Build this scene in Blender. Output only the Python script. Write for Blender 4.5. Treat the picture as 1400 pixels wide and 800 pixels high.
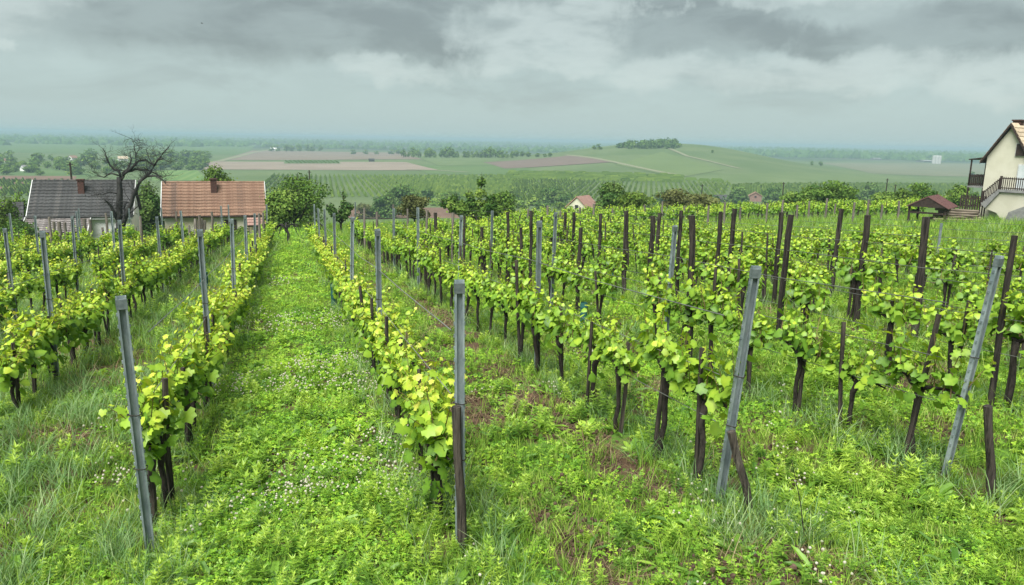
import bpy, math, random
import numpy as np
from mathutils import Vector, Matrix

rng = np.random.default_rng(11)
random.seed(11)
for o in list(bpy.data.objects):
    bpy.data.objects.remove(o)
S = bpy.context.scene
C = S.collection
R = math.radians

# ------------------------------------------------------------------ camera
FPX, PW, PH = 1030.0, 1400.0, 800.0
ROLL = math.atan(27 / 1400)
PITCH = math.atan((400 - 191.5) * math.cos(ROLL) / FPX)
CZ = 2.838
_up0 = np.array([0, math.sin(PITCH), math.cos(PITCH)])
FWD = np.array([0, math.cos(PITCH), -math.sin(PITCH)])
RIGHT = math.cos(ROLL) * np.array([1.0, 0, 0]) + math.sin(ROLL) * _up0
UP = -math.sin(ROLL) * np.array([1.0, 0, 0]) + math.cos(ROLL) * _up0
CAM = np.array([0, 0, CZ])
cd = bpy.data.cameras.new('camera')
cam = bpy.data.objects.new('camera', cd)
C.objects.link(cam)
S.camera = cam
cd.sensor_width = 36
cd.lens = 36 * FPX / PW
cd.clip_start = 0.05
cd.clip_end = 60000
M = Matrix.Identity(4)
for i in range(3):
    M[i][0], M[i][1], M[i][2], M[i][3] = RIGHT[i], UP[i], -FWD[i], CAM[i]
cam.matrix_world = M


def ray(px, py):
    d = FWD + RIGHT * ((px - PW / 2) / FPX) + UP * ((PH / 2 - py) / FPX)
    return d


def proj(p):
    q = np.asarray(p, float) - CAM
    z = q @ FWD
    return PW / 2 + FPX * (q @ RIGHT) / z, PH / 2 - FPX * (q @ UP) / z, z


# ------------------------------------------------------------------ light
SUN_EL, SUN_AZ = R(58), R(205)           # azimuth clockwise from +Y
EXPOSURE = 2.35
S.view_settings.view_transform = 'Standard'
S.view_settings.look = 'None'
S.view_settings.exposure = EXPOSURE
S.view_settings.gamma = 1.0
S.render.engine = 'CYCLES'
S.cycles.max_bounces = 6
S.cycles.diffuse_bounces = 3
S.cycles.glossy_bounces = 2
S.cycles.transmission_bounces = 4
S.cycles.volume_bounces = 1
S.cycles.transparent_max_bounces = 8
S.cycles.use_denoising = True
sd = bpy.data.lights.new('sun', 'SUN')
sd.energy = 1.5
sd.angle = R(45)
sd.color = (1.0, 0.98, 0.94)
so = bpy.data.objects.new('sun', sd)
C.objects.link(so)
sdir = Vector((math.sin(SUN_AZ) * math.cos(SUN_EL), math.cos(SUN_AZ) * math.cos(SUN_EL), math.sin(SUN_EL)))
so.rotation_euler = sdir.to_track_quat('Z', 'Y').to_euler()


class NT:
    """small helper for node trees"""

    def __init__(s, tree):
        s.t = tree
        tree.nodes.clear()

    def n(s, typ, **kw):
        nd = s.t.nodes.new(typ)
        for k, v in kw.items():
            setattr(nd, k, v)
        return nd

    def put(s, sock, v):
        if hasattr(v, 'links'):
            s.t.links.new(v, sock)
        elif v is not None:
            if hasattr(sock.default_value, '__len__') and not hasattr(v, '__len__'):
                v = [v] * len(sock.default_value)
            elif hasattr(v, '__len__') and len(v) == 3 and len(sock.default_value) == 4:
                v = (*v, 1)
            sock.default_value = v

    def m(s, op, a, b=None, c=None, clamp=False):
        nd = s.n('ShaderNodeMath', operation=op, use_clamp=clamp)
        s.put(nd.inputs[0], a)
        s.put(nd.inputs[1], b)
        s.put(nd.inputs[2], c)
        return nd.outputs[0]

    def mix(s, f, a, b, blend='MIX'):
        nd = s.n('ShaderNodeMix', data_type='RGBA', blend_type=blend)
        s.put(nd.inputs[0], f)
        s.put(nd.inputs[6], a)
        s.put(nd.inputs[7], b)
        return nd.outputs[2]

    def noise(s, vec, scale, detail=4, rough=0.5, dim='3D', dist=0.0):
        nd = s.n('ShaderNodeTexNoise', noise_dimensions=dim)
        if vec is not None:
            s.put(nd.inputs['Vector'], vec)
        nd.inputs['Scale'].default_value = scale
        nd.inputs['Detail'].default_value = detail
        nd.inputs['Roughness'].default_value = rough
        nd.inputs['Distortion'].default_value = dist
        return nd.outputs['Fac']

    def ramp(s, f, stops):
        nd = s.n('ShaderNodeValToRGB')
        s.put(nd.inputs[0], f)
        el = nd.color_ramp.elements
        while len(el) < len(stops):
            el.new(0.5)
        for e, (p, c) in zip(el, stops):
            e.position = p
            e.color = (*c, 1) if hasattr(c, '__len__') else (c, c, c, 1)
        return nd.outputs[0]

    def rng(s, v, a, b, c=0.0, d=1.0, smooth=True):
        nd = s.n('ShaderNodeMapRange', interpolation_type='SMOOTHSTEP' if smooth else 'LINEAR')
        s.put(nd.inputs[0], v)
        for i, q in enumerate((a, b, c, d)):
            s.put(nd.inputs[1 + i], q)
        return nd.outputs[0]

    def xyz(s, x, y, z):
        nd = s.n('ShaderNodeCombineXYZ')
        for i, q in enumerate((x, y, z)):
            s.put(nd.inputs[i], q)
        return nd.outputs[0]

    def sep(s, v):
        nd = s.n('ShaderNodeSeparateXYZ')
        s.put(nd.inputs[0], v)
        return nd.outputs


# ------------------------------------------------------------------ sky
W = bpy.data.worlds.new('World')
S.world = W
W.use_nodes = True
g = NT(W.node_tree)
gen = g.n('ShaderNodeTexCoord').outputs['Generated']
sx, sy, sz = g.sep(gen)
hyp = g.m('SQRT', g.m('ADD', g.m('MULTIPLY', sx, sx), g.m('MULTIPLY', sy, sy)))
el0 = g.m('DIVIDE', sz, g.m('MAXIMUM', hyp, 0.05))          # tan(elevation)
az0 = g.m('ARCTAN2', sx, sy)
wv = g.noise(gen, 9.0, 6, 0.6)
wv2 = g.noise(g.n('ShaderNodeVectorMath', operation='ADD').outputs[0], 9.0, 6, 0.6)
vm = wv2.node.inputs['Vector'].links[0].from_node
g.put(vm.inputs[0], gen)
vm.inputs[1].default_value = (3.7, 1.9, 5.1)
az = g.m('ADD', az0, g.m('MULTIPLY', g.m('SUBTRACT', wv, 0.5), 0.30))
el = g.m('ADD', el0, g.m('MULTIPLY', g.m('SUBTRACT', wv2, 0.5), 0.085))


def skyblob(px, py, rx, ry, soft=1.0):
    """soft ellipse of cloud about a direction (azimuth, tan elevation); 1 inside, 0 outside"""
    a0 = math.atan((px - 700) / FPX)
    e0 = (178 + 27 / 1400 * px - py) / FPX * math.cos(a0)
    da = g.m('DIVIDE', g.m('SUBTRACT', az, a0), rx / FPX)
    de = g.m('DIVIDE', g.m('SUBTRACT', el, e0), ry / FPX)
    q = g.m('ADD', g.m('MULTIPLY', da, da), g.m('MULTIPLY', de, de))
    return g.rng(q, 1.0 + 0.9 * soft, max(0.0, 1.0 - 0.9 * soft), 0, 1)


def union(lst):
    o = lst[0]
    for b in lst[1:]:
        o = g.m('MAXIMUM', o, b)
    return o


# general overcast: layered stratus and cumulus of the same kind all round
cv = g.xyz(g.m('MULTIPLY', g.m('SINE', az0), 5.0), g.m('MULTIPLY', g.m('COSINE', az0), 5.0), g.m('MULTIPLY', g.m('MINIMUM', el0, 3.0), 15.0))
cl = g.noise(cv, 0.55, 7, 0.55)
cl2 = g.noise(cv, 2.2, 8, 0.6, dist=0.6)
cl3 = g.noise(cv, 1.1, 8, 0.58, dist=0.3)
bil = g.m('SUBTRACT', 1.0, g.m('ABSOLUTE', g.m('SUBTRACT', g.m('MULTIPLY', g.noise(cv, 2.6, 4, 0.55), 2.0), 1.0)))
up_mask = g.rng(el0, 0.012, 0.11)
darkb = union([skyblob(300, 30, 240, 50), skyblob(520, 55, 210, 40, .9), skyblob(660, 5, 150, 34, .8), skyblob(905, 40, 150, 40, .8), skyblob(1010, 55, 90, 20, .8), skyblob(1150, 68, 90, 24, .8), skyblob(1275, 66, 95, 46, .7), skyblob(790, 0, 100, 18)])
gdark = g.m('MULTIPLY', g.rng(cl, 0.44, 0.62), g.rng(el0, 0.165, 0.22))
dark = g.m('MAXIMUM', darkb, gdark)
brightb = union([skyblob(20, 12, 85, 34), skyblob(745, 60, 110, 40, .7), skyblob(725, 92, 120, 20, .7), skyblob(835, 20, 45, 22), skyblob(1090, 108, 150, 26, .7), skyblob(1345, 115, 80, 34, .7), skyblob(890, 106, 80, 22), skyblob(520, 98, 70, 14), skyblob(1060, 8, 80, 14), skyblob(3, 58, 16, 22)])
base = g.ramp(g.rng(el0, -0.01, 0.19, smooth=False), [(0.0, (.420, .548, .560)), (0.25, (.440, .556, .550)), (0.45, (.440, .540, .526)), (0.7, (.42, .505, .490)), (1.0, (.44, .525, .500))])
mott = g.m('ADD', 0.60, g.m('ADD', g.m('MULTIPLY', cl2, 0.34), g.m('MULTIPLY', cl3, 0.46)))
base = g.mix(up_mask, base, g.mix(1.0, base, g.xyz(mott, mott, mott), 'MULTIPLY'))
pf = g.m('ADD', g.m('MULTIPLY', bil, 0.55), g.m('MULTIPLY', cl2, 0.6))
puff = g.m('MULTIPLY', brightb, g.rng(pf, 0.45, 0.90, 0.10, 1.0))
dk = g.m('MULTIPLY', dark, g.rng(g.m('ADD', g.m('MULTIPLY', cl3, .6), g.m('MULTIPLY', cl2, .4)), 0.32, 0.62, 0.15, 1.0))
dk = g.m('MULTIPLY', dk, g.m('SUBTRACT', 1.0, g.m('MULTIPLY', puff, .75)))
lay = g.m('MULTIPLY', g.rng(g.noise(cv, 0.9, 8, 0.62, dist=0.4), 0.46, 0.66), g.m('MULTIPLY', g.rng(el0, 0.015, 0.06), g.rng(el0, 0.20, 0.12)))
base = g.mix(g.m('MULTIPLY', lay, 0.58), base, (.335, .405, .400))
col = g.mix(g.m('MULTIPLY', dk, 0.88), base, (.222, .265, .256))
col = g.mix(g.m('MULTIPLY', puff, 0.60), col, (.61, .695, .665))
nish = g.n('ShaderNodeTexSky', sky_type='NISHITA', sun_disc=False, sun_elevation=SUN_EL, sun_rotation=SUN_AZ)
K = 10.0 / 2 ** EXPOSURE          # cloud colours are written as they appear; undo exposure and strength
cloudc = g.mix(1.0, col, (K, K, K), 'MULTIPLY')
cloudc.node.clamp_result = False
skycol = g.mix(0.97, nish.outputs[0], cloudc)
bg = g.n('ShaderNodeBackground')
g.put(bg.inputs[0], skycol)
bg.inputs[1].default_value = 0.1
wo = g.n('ShaderNodeOutputWorld')
g.t.links.new(bg.outputs[0], wo.inputs[0])

# ------------------------------------------------------------------ terrain
N_ = np.array([-0.03891731, 0.06526481, 0.99710879])
HH = 2.83
U = np.array([-0.28494459, 0.95570831, -0.07367641])
V = np.cross(U, N_)
ORG = CAM - N_ * HH
ROWANG = math.atan2(U[1], U[0])
_A = np.array([[U[0], V[0]], [U[1], V[1]]])
_AI = np.linalg.inv(_A)
PLAIN = -26.0


def sst(x, a, b):
    t = np.clip((x - a) / (b - a), 0, 1)
    return t * t * (3 - 2 * t)


def uv_of(x, y):
    dx, dy = np.asarray(x, float) - ORG[0], np.asarray(y, float) - ORG[1]
    return _AI[0, 0] * dx + _AI[0, 1] * dy, _AI[1, 0] * dx + _AI[1, 1] * dy


HAZ = math.atan(225 / FPX)


def terrain(x, y):
    x = np.asarray(x, float)
    y = np.asarray(y, float)
    r = np.hypot(x, y)
    u, v = uv_of(x, y)
    xs = 150 * np.tanh(x / 150)
    ye = np.where(y > -12, y, -12 + (y + 12) * 0.2)
    zp = -0.0 + 0.03903 * xs - 0.06545 * ye
    zp = zp - 0.05 * 4 * np.logaddexp(0, (u - 78) / 4)
    zp = zp - 1.5 * sst(u, 50, 61) * (1 - sst(v, -4.5, -1.0))
    bump = 0.018 * np.sin(x * 1.7 + 0.6 * y) + 0.015 * np.sin(y * 2.1 - 0.9 * x + 1) + 0.02 * np.sin(0.53 * x - 0.41 * y)
    zp = zp + bump * np.exp(-r / 60)
    z = PLAIN + 2.5 * np.logaddexp(0, (zp - PLAIN) / 2.5)
    # vineyard hill
    fx = x * math.sin(HAZ) + y * math.cos(HAZ) - 1000
    lx = x * math.cos(HAZ) - y * math.sin(HAZ)
    sl = np.where(lx < 0, 118.0, 92.0)
    sf = np.where(fx < 0, 215.0, 330.0)
    plate = 27.5 * np.exp(-0.5 * np.abs(lx / sl) ** np.where(lx < 0, 2.6, 2.1) - 0.5 * np.abs(fx / sf) ** 2)
    plate = plate + 6.5 * np.exp(-0.5 * ((lx + 260) / 130) ** 2 - 0.5 * ((fx + 30) / 230) ** 2)
    z = z + plate
    # gentle swells far out
    far = sst(r, 2500, 9000)
    z = z + far * (14 * np.sin(x / 1500 + 0.4) * np.sin(y / 1900) + 9) + 6 * sst(r, 8000, 12500) * (1 + 0.8 * np.sin(x / 1100.0))
    return z


def gz(x, y):
    return float(terrain(x, y))


def hit(px, py):
    d = ray(px, py)
    t, step = 2.0, 0.4
    while t < 14000:
        p = CAM + d * t
        if p[2] < gz(p[0], p[1]):
            a, b = t - step, t
            for _ in range(24):
                m = (a + b) / 2
                q = CAM + d * m
                if q[2] < gz(q[0], q[1]):
                    b = m
                else:
                    a = m
            q = CAM + d * b
            return np.array([q[0], q[1], gz(q[0], q[1])])
        step = max(0.4, t * 0.01)
        t += step
    q = CAM + d * 13000
    return np.array([q[0], q[1], gz(q[0], q[1])])


def pt(px, py, D):
    """the point on the ray through a pixel at forward distance D"""
    d = ray(px, py)
    return CAM + d * (D / d[1])


def at(px, D, yy=300):
    p = pt(px, yy, D)
    return np.array([p[0], p[1], gz(p[0], p[1])])


def row_pt(u, v):
    x = ORG[0] + U[0] * u + V[0] * v
    y = ORG[1] + U[1] * u + V[1] * v
    return np.array([x, y, gz(x, y)])


# ------------------------------------------------------------------ mesh helpers
class MB:
    def __init__(s):
        s.v, s.f, s.mi, s.t = [], [], [], []
        s.cur, s.tint = 0, 0.5

    def add(s, vs, fs):
        o = len(s.v)
        s.v += [tuple(map(float, q)) for q in vs]
        s.t += [s.tint] * len(vs)
        for f in fs:
            s.f.append(tuple(o + i for i in f))
            s.mi.append(s.cur)

    def box(s, c, d, rot=None):
        hx, hy, hz = d[0] / 2, d[1] / 2, d[2] / 2
        vs = [Vector((x, y, z)) for x in (-hx, hx) for y in (-hy, hy) for z in (-hz, hz)]
        if rot is not None:
            vs = [rot @ q for q in vs]
        vs = [q + Vector(c) for q in vs]
        s.add(vs, [(0, 1, 3, 2), (4, 6, 7, 5), (0, 4, 5, 1), (2, 3, 7, 6), (0, 2, 6, 4), (1, 5, 7, 3)])

    def prism(s, poly, d):
        """extrude a polygon (list of 3d points) along d"""
        n = len(poly)
        a = [Vector(q) for q in poly]
        b = [q + Vector(d) for q in a]
        s.add(a + b, [tuple(range(n))[::-1], tuple(range(n, 2 * n))] + [(i, (i + 1) % n, n + (i + 1) % n, n + i) for i in range(n)])

    def tube(s, pts, rad, k=6, cap=True, jit=0.0):
        pts = [Vector(p) for p in pts]
        n = len(pts)
        if not hasattr(rad, '__len__'):
            rad = [rad] * n
        up = Vector((0.31, 0.17, 0.93))
        o = len(s.v)
        vs = []
        for i, p in enumerate(pts):
            d = (pts[min(i + 1, n - 1)] - pts[max(i - 1, 0)])
            if d.length < 1e-9:
                d = Vector((0, 0, 1))
            d.normalize()
            a = d.cross(up if abs(d.dot(up)) < 0.9 else Vector((1, 0, 0))).normalized()
            b = d.cross(a)
            for j in range(k):
                th = 2 * math.pi * j / k
                r = rad[i] * (1 + jit * (random.random() - 0.5))
                vs.append(p + (a * math.cos(th) + b * math.sin(th)) * r)
        fs = []
        for i in range(n - 1):
            for j in range(k):
                q = (j + 1) % k
                fs.append((i * k + j, i * k + q, (i + 1) * k + q, (i + 1) * k + j))
        if cap:
            fs.append(tuple(range(k))[::-1])
            fs.append(tuple(range((n - 1) * k, n * k)))
        s.add(vs, fs)

    def leaves(s, LV, LF, pos, rot, size, tint):
        """many copies of one small outline: pos (n,3), rot (n,3,3), size (n), tint (n)"""
        LV = np.asarray(LV, float)
        k = len(LV)
        P = np.einsum('nij,kj->nki', rot, LV) * np.asarray(size)[:, None, None] + np.asarray(pos)[:, None, :]
        o = len(s.v)
        s.v += [tuple(q) for q in P.reshape(-1, 3).tolist()]
        tt = np.repeat(np.asarray(tint, float), k)
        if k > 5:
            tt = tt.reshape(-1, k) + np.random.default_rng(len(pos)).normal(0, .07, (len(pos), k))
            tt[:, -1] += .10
            tt = tt.ravel()
        s.t += tt.tolist()
        for i in range(len(pos)):
            b = o + i * k
            for f in LF:
                s.f.append(tuple(b + j for j in f))
                s.mi.append(s.cur)

    def mesh(s, name, mats, smooth=False):
        me = bpy.data.meshes.new(name)
        me.from_pydata(s.v, [], s.f)
        if not isinstance(mats, (list, tuple)):
            mats = [mats]
        for m in mats:
            me.materials.append(m)
        if any(s.mi):
            me.polygons.foreach_set('material_index', s.mi)
        at_ = me.attributes.new('tint', 'FLOAT', 'POINT')
        at_.data.foreach_set('value', s.t)
        if smooth:
            me.polygons.foreach_set('use_smooth', [True] * len(s.f))
        me.update()
        return me


def link(name, me, parent=None, loc=None, rotz=0.0, scale=None):
    o = bpy.data.objects.new(name, me)
    C.objects.link(o)
    if parent is not None:
        o.parent = parent
    if loc is not None:
        o.location = loc
    if rotz:
        o.rotation_euler = (0, 0, rotz)
    if scale is not None:
        o.scale = scale if hasattr(scale, '__len__') else (scale,) * 3
    return o


def tag(o, label, cat, group=None):
    o['label'] = label
    o['category'] = cat
    if group:
        o['group'] = group
    return o


def thing(name, label, cat, loc=(0, 0, 0), rotz=0.0, group=None):
    o = link(name, None, None, Vector(loc), rotz)
    return tag(o, label, cat, group)


def stuff(o):
    o['kind'] = 'stuff'
    return o


def structure(o):
    o['kind'] = 'structure'
    return o


ONES = {1: '1st', 2: '2nd', 3: '3rd'}
WORDS = ['zeroth', 'first', 'second', 'third', 'fourth', 'fifth', 'sixth', 'seventh', 'eighth', 'ninth', 'tenth', 'eleventh', 'twelfth']


def nth(k):
    if k < len(WORDS):
        return WORDS[k]
    if k % 100 in (11, 12, 13):
        return f'{k}th'
    return f'{k}' + {1: 'st', 2: 'nd', 3: 'rd'}.get(k % 10, 'th')


def rot_from_normal(nrm, spin):
    """(n,3) normals and spin angles -> (n,3,3) rotations taking z to the normal"""
    nrm = nrm / np.linalg.norm(nrm, axis=1, keepdims=True)
    ref = np.where(np.abs(nrm[:, 2:3]) < 0.95, np.array([[0, 0, 1.0]]), np.array([[1.0, 0, 0]]))
    a = np.cross(ref, nrm)
    a /= np.linalg.norm(a, axis=1, keepdims=True)
    b = np.cross(nrm, a)
    c, s_ = np.cos(spin)[:, None], np.sin(spin)[:, None]
    x = a * c + b * s_
    y = -a * s_ + b * c
    return np.stack([x, y, nrm], axis=2)


# ------------------------------------------------------------------ materials
def new_mat(name):
    m = bpy.data.materials.new(name)
    m.use_nodes = True
    return m, NT(m.node_tree)


def finish(t, shader):
    o = t.n('ShaderNodeOutputMaterial')
    t.t.links.new(shader, o.inputs[0])


def solid(name, c1, c2, scale=3.0, rough=0.8, metal=0.0, bump=0.0, bscale=None, stretch=None, spec=0.3, c3=None):
    m, t = new_mat(name)
    tc = t.n('ShaderNodeTexCoord').outputs['Object']
    if stretch:
        mp = t.n('ShaderNodeMapping')
        t.put(mp.inputs[0], tc)
        mp.inputs['Scale'].default_value = stretch
        tc = mp.outputs[0]
    n1 = t.noise(tc, scale, 6, 0.6)
    c = t.mix(t.rng(n1, 0.35, 0.65), c1, c2)
    if c3 is not None:
        c = t.mix(t.rng(t.noise(tc, scale * 0.37, 5, 0.65), 0.53, 0.68), c, c3)
    oi = t.n('ShaderNodeObjectInfo').outputs['Random']
    k = t.m('ADD', 0.82, t.m('MULTIPLY', oi, 0.36))
    c = t.mix(1.0, c, t.xyz(k, k, k), 'MULTIPLY')
    b = t.n('ShaderNodeBsdfPrincipled')
    t.put(b.inputs['Base Color'], c)
    b.inputs['Roughness'].default_value = rough
    b.inputs['Metallic'].default_value = metal
    b.inputs['Specular IOR Level'].default_value = spec
    if bump:
        bn = t.n('ShaderNodeBump')
        bn.inputs['Strength'].default_value = bump
        bn.inputs['Distance'].default_value = 0.02
        t.put(bn.inputs['Height'], t.noise(tc, bscale or scale * 4, 6, 0.65))
        t.put(b.inputs['Normal'], bn.outputs[0])
    finish(t, b.outputs[0])
    return m


def leafy(name, stops, trans=0.35, var=0.25, gloss=0.0, hue=None, patch=None):
    """leaf material: colour from the 'tint' attribute of each leaf, varied per object"""
    m, t = new_mat(name)
    a = t.n('ShaderNodeAttribute', attribute_name='tint').outputs['Fac']
    oi = t.n('ShaderNodeObjectInfo').outputs['Random']
    a = t.m('ADD', a, t.m('MULTIPLY', t.m('SUBTRACT', oi, 0.5), var), clamp=True)
    if patch:
        ps = t.n('ShaderNodeNewGeometry').outputs['Position']
        a = t.m('ADD', a, t.m('MULTIPLY', t.m('SUBTRACT', t.noise(ps, patch[0], 3), 0.5), patch[1]), clamp=True)
    c = t.ramp(a, stops)
    d = t.n('ShaderNodeBsdfDiffuse')
    t.put(d.inputs[0], c)
    tr = t.n('ShaderNodeBsdfTranslucent')
    t.put(tr.inputs[0], t.mix(1.0, c, (1.25, 1.15, 0.6), 'MULTIPLY'))
    mx = t.n('ShaderNodeMixShader')
    mx.inputs[0].default_value = trans
    t.t.links.new(d.outputs[0], mx.inputs[1])
    t.t.links.new(tr.outputs[0], mx.inputs[2])
    out = mx.outputs[0]
    if gloss:
        gl = t.n('ShaderNodeBsdfGlossy')
        gl.inputs['Roughness'].default_value = 0.45
        mx2 = t.n('ShaderNodeMixShader')
        mx2.inputs[0].default_value = gloss
        t.t.links.new(out, mx2.inputs[1])
        t.t.links.new(gl.outputs[0], mx2.inputs[2])
        out = mx2.outputs[0]
    finish(t, out)
    return m


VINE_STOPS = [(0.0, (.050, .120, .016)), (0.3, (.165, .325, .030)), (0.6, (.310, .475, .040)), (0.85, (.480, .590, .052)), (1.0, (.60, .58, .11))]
M_leaf = leafy('vine_leaf', VINE_STOPS, 0.30, 0.16, 0.03)
M_bark = solid('vine_bark', (.016, .013, .011), (.050, .041, .033), 30, 0.95, bump=0.8, stretch=(1, 1, .3))
M_cane = solid('vine_cane', (.13, .11, .035), (.20, .14, .06), 20, 0.8)
M_stake = solid('stake_wood', (.020, .017, .014), (.085, .070, .055), 14, 0.95, bump=0.9, bscale=40, stretch=(3, 3, .25), c3=(.12, .105, .085))
M_dark = solid('dark_post_wood', (.012, .010, .009), (.055, .046, .037), 10, 0.95, bump=1.0, bscale=30, stretch=(3, 3, .25), c3=(.085, .075, .062))
M_greyw = solid('weathered_wood', (.10, .085, .07), (.20, .175, .15), 6, 0.95, bump=0.5, stretch=(4, 4, .3))
M_steel = solid('galvanised_steel', (.17, .215, .225), (.31, .36, .365), 9, 0.5, 0.3, bump=0.25, bscale=60, stretch=(1, 1, .35), c3=(.15, .135, .11))
M_wire = solid('wire_steel', (.16, .16, .16), (.24, .24, .23), 9, 0.5, 0.5)
M_soil = solid('earth', (.045, .028, .018), (.115, .075, .050), 30, 0.95, bump=0.5)
M_net = solid('teal_net', (.012, .070, .060), (.024, .105, .092), 40, 0.8, bump=0.4)

GRASS_STOPS = [(0.0, (.065, .140, .022)), (0.4, (.165, .310, .040)), (0.75, (.260, .410, .060)), (1.0, (.37, .44, .13))]
M_grass = leafy('grass', GRASS_STOPS, 0.30, 0.5, 0.0, patch=(0.55, 0.9))
M_tall = leafy('tall_grass', [(0.0, (.065, .140, .045)), (0.5, (.155, .285, .095)), (1.0, (.32, .42, .20))], 0.3, 0.6, 0.01, patch=(0.8, 0.5))
M_clov = leafy('clover', [(0.0, (.045, .135, .014)), (0.5, (.195, .405, .030)), (1.0, (.400, .590, .050))], 0.28, 0.6, 0.03, patch=(0.9, 1.2))
M_weed = leafy('weed', [(0.0, (.075, .180, .022)), (0.5, (.215, .390, .040)), (1.0, (.400, .560, .070))], 0.35, 0.7, 0.03, patch=(0.7, 0.9))
M_straw = leafy('straw', [(0.0, (.09, .055, .035)), (0.5, (.20, .14, .08)), (1.0, (.36, .30, .18))], 0.15, 0.6)
M_flow = leafy('clover_bloom', [(0.0, (.40, .37, .28)), (1.0, (.66, .63, .53))], 0.2, 0.3)
M_tree1 = leafy('tree_leaf_mid', [(0.0, (.042, .096, .020)), (0.5, (.120, .210, .040)), (1.0, (.250, .345, .072))], 0.25, 0.15)
M_tree2 = leafy('tree_leaf_dark', [(0.0, (.030, .072, .020)), (0.5, (.080, .155, .038)), (1.0, (.165, .245, .066))], 0.22, 0.15)
M_tree3 = leafy('tree_leaf_light', [(0.0, (.045, .090, .018)), (0.5, (.115, .190, .034)), (1.0, (.210, .290, .055))], 0.28, 0.15)
M_tree4 = leafy('tree_leaf_olive', [(0.0, (.050, .058, .022)), (0.5, (.115, .130, .046)), (1.0, (.200, .215, .080))], 0.25, 0.15)
M_wood = solid('tree_bark', (.030, .026, .022), (.075, .065, .055), 4, 0.95, bump=0.6, stretch=(2, 2, .5))
M_deadw = solid('dead_bark', (.018, .017, .016), (.045, .043, .040), 3, 0.95, bump=0.6, stretch=(2, 2, .5))


def ground_mat():
    m, t = new_mat('ground')
    ps = t.n('ShaderNodeNewGeometry').outputs['Position']
    x, y, z = t.sep(ps)
    r = t.m('SQRT', t.m('ADD', t.m('MULTIPLY', x, x), t.m('MULTIPLY', y, y)))
    n1 = t.noise(ps, 1.3, 8, 0.62)
    n2 = t.noise(ps, 14, 6, 0.7)
    n3 = t.noise(ps, 0.012, 4, 0.55)
    n4 = t.noise(ps, 0.0016, 3, 0.5)
    soil = t.mix(n2, (.055, .033, .021), (.130, .080, .052))
    moss = t.mix(n2, (.055, .120, .018), (.115, .225, .030))
    near = t.mix(t.rng(n1, 0.44, 0.60), soil, moss)
    mead = t.mix(t.rng(t.noise(ps, 0.25, 6, 0.6), .3, .7), (.060, .115, .025), (.100, .165, .040))
    c = t.mix(t.rng(r, 38, 60), near, mead)
    plain = t.mix(t.rng(n3, 0.38, 0.62), (.080, .122, .046), (.112, .150, .064))
    plain = t.mix(t.rng(t.noise(ps, 0.09, 5, 0.7), 0.3, 0.7, 0, .35), plain, (.065, .095, .035))
    farp = t.mix(t.rng(n4, 0.48, 0.62), (.030, .055, .030), (.095, .110, .060))
    plain = t.mix(t.rng(r, 1350, 2000), plain, farp)
    c = t.mix(t.rng(r, 120, 240), c, plain)
    b = t.n('ShaderNodeBsdfPrincipled')
    t.put(b.inputs['Base Color'], c)
    b.inputs['Roughness'].default_value = 0.95
    b.inputs['Specular IOR Level'].default_value = 0.15
    bn = t.n('ShaderNodeBump')
    bn.inputs['Strength'].default_value = 0.9
    bn.inputs['Distance'].default_value = 0.05
    t.put(bn.inputs['Height'], t.noise(ps, 9, 7, 0.7))
    t.put(b.inputs['Normal'], bn.outputs[0])
    finish(t, b.outputs[0])
    return m


def field_mat(name, c1, c2, scale=0.05, stripe=None):
    """crop field: mottled colour, optionally drilled rows (direction radians, spacing m, row colour)"""
    m, t = new_mat(name)
    ps = t.n('ShaderNodeNewGeometry').outputs['Position']
    c = t.mix(t.rng(t.noise(ps, scale, 6, 0.65), 0.3, 0.7), c1, c2)
    if stripe:
        ang, sp, rc, amt = stripe
        x, y, z = t.sep(ps)
        q = t.m('ADD', t.m('MULTIPLY', x, -math.sin(ang)), t.m('MULTIPLY', y, math.cos(ang)))
        w = t.m('SINE', t.m('MULTIPLY', q, 2 * math.pi / sp))
        c = t.mix(t.m('MULTIPLY', t.rng(w, -0.2, 0.7), amt), c, rc)
    b = t.n('ShaderNodeBsdfPrincipled')
    t.put(b.inputs['Base Color'], c)
    b.inputs['Roughness'].default_value = 0.95
    b.inputs['Specular IOR Level'].default_value = 0.1
    finish(t, b.outputs[0])
    return m


# ------------------------------------------------------------------ ground sheet
def build_ground():
    a = np.concatenate([np.arange(-47, 47.01, 0.5), np.arange(50, 311, 4.0)])
    a = np.radians(a)
    rs = [0.8]
    while rs[-1] < 13000:
        rs.append(rs[-1] * 1.042 + 0.02)
    rs = np.array(rs)
    A, Rr = np.meshgrid(a, rs)
    X, Y = Rr * np.sin(A), Rr * np.cos(A)
    Z = terrain(X, Y)
    na, nr = len(a), len(rs)
    vs = np.stack([X, Y, Z], -1).reshape(-1, 3).tolist()
    vs.append((0, 0, gz(0, 0)))
    fs = []
    for i in range(nr - 1):
        for j in range(na):
            k = (j + 1) % na
            fs.append((i * na + j, i * na + k, (i + 1) * na + k, (i + 1) * na + j))
    c = len(vs) - 1
    fs += [(c, (j + 1) % na, j) for j in range(na)]
    fs = [f[::-1] for f in fs]
    me = bpy.data.meshes.new('ground')
    me.from_pydata(vs, [], fs)
    me.polygons.foreach_set('use_smooth', [True] * len(fs))
    me.materials.append(ground_mat())
    structure(link('ground', me))


build_ground()


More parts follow.
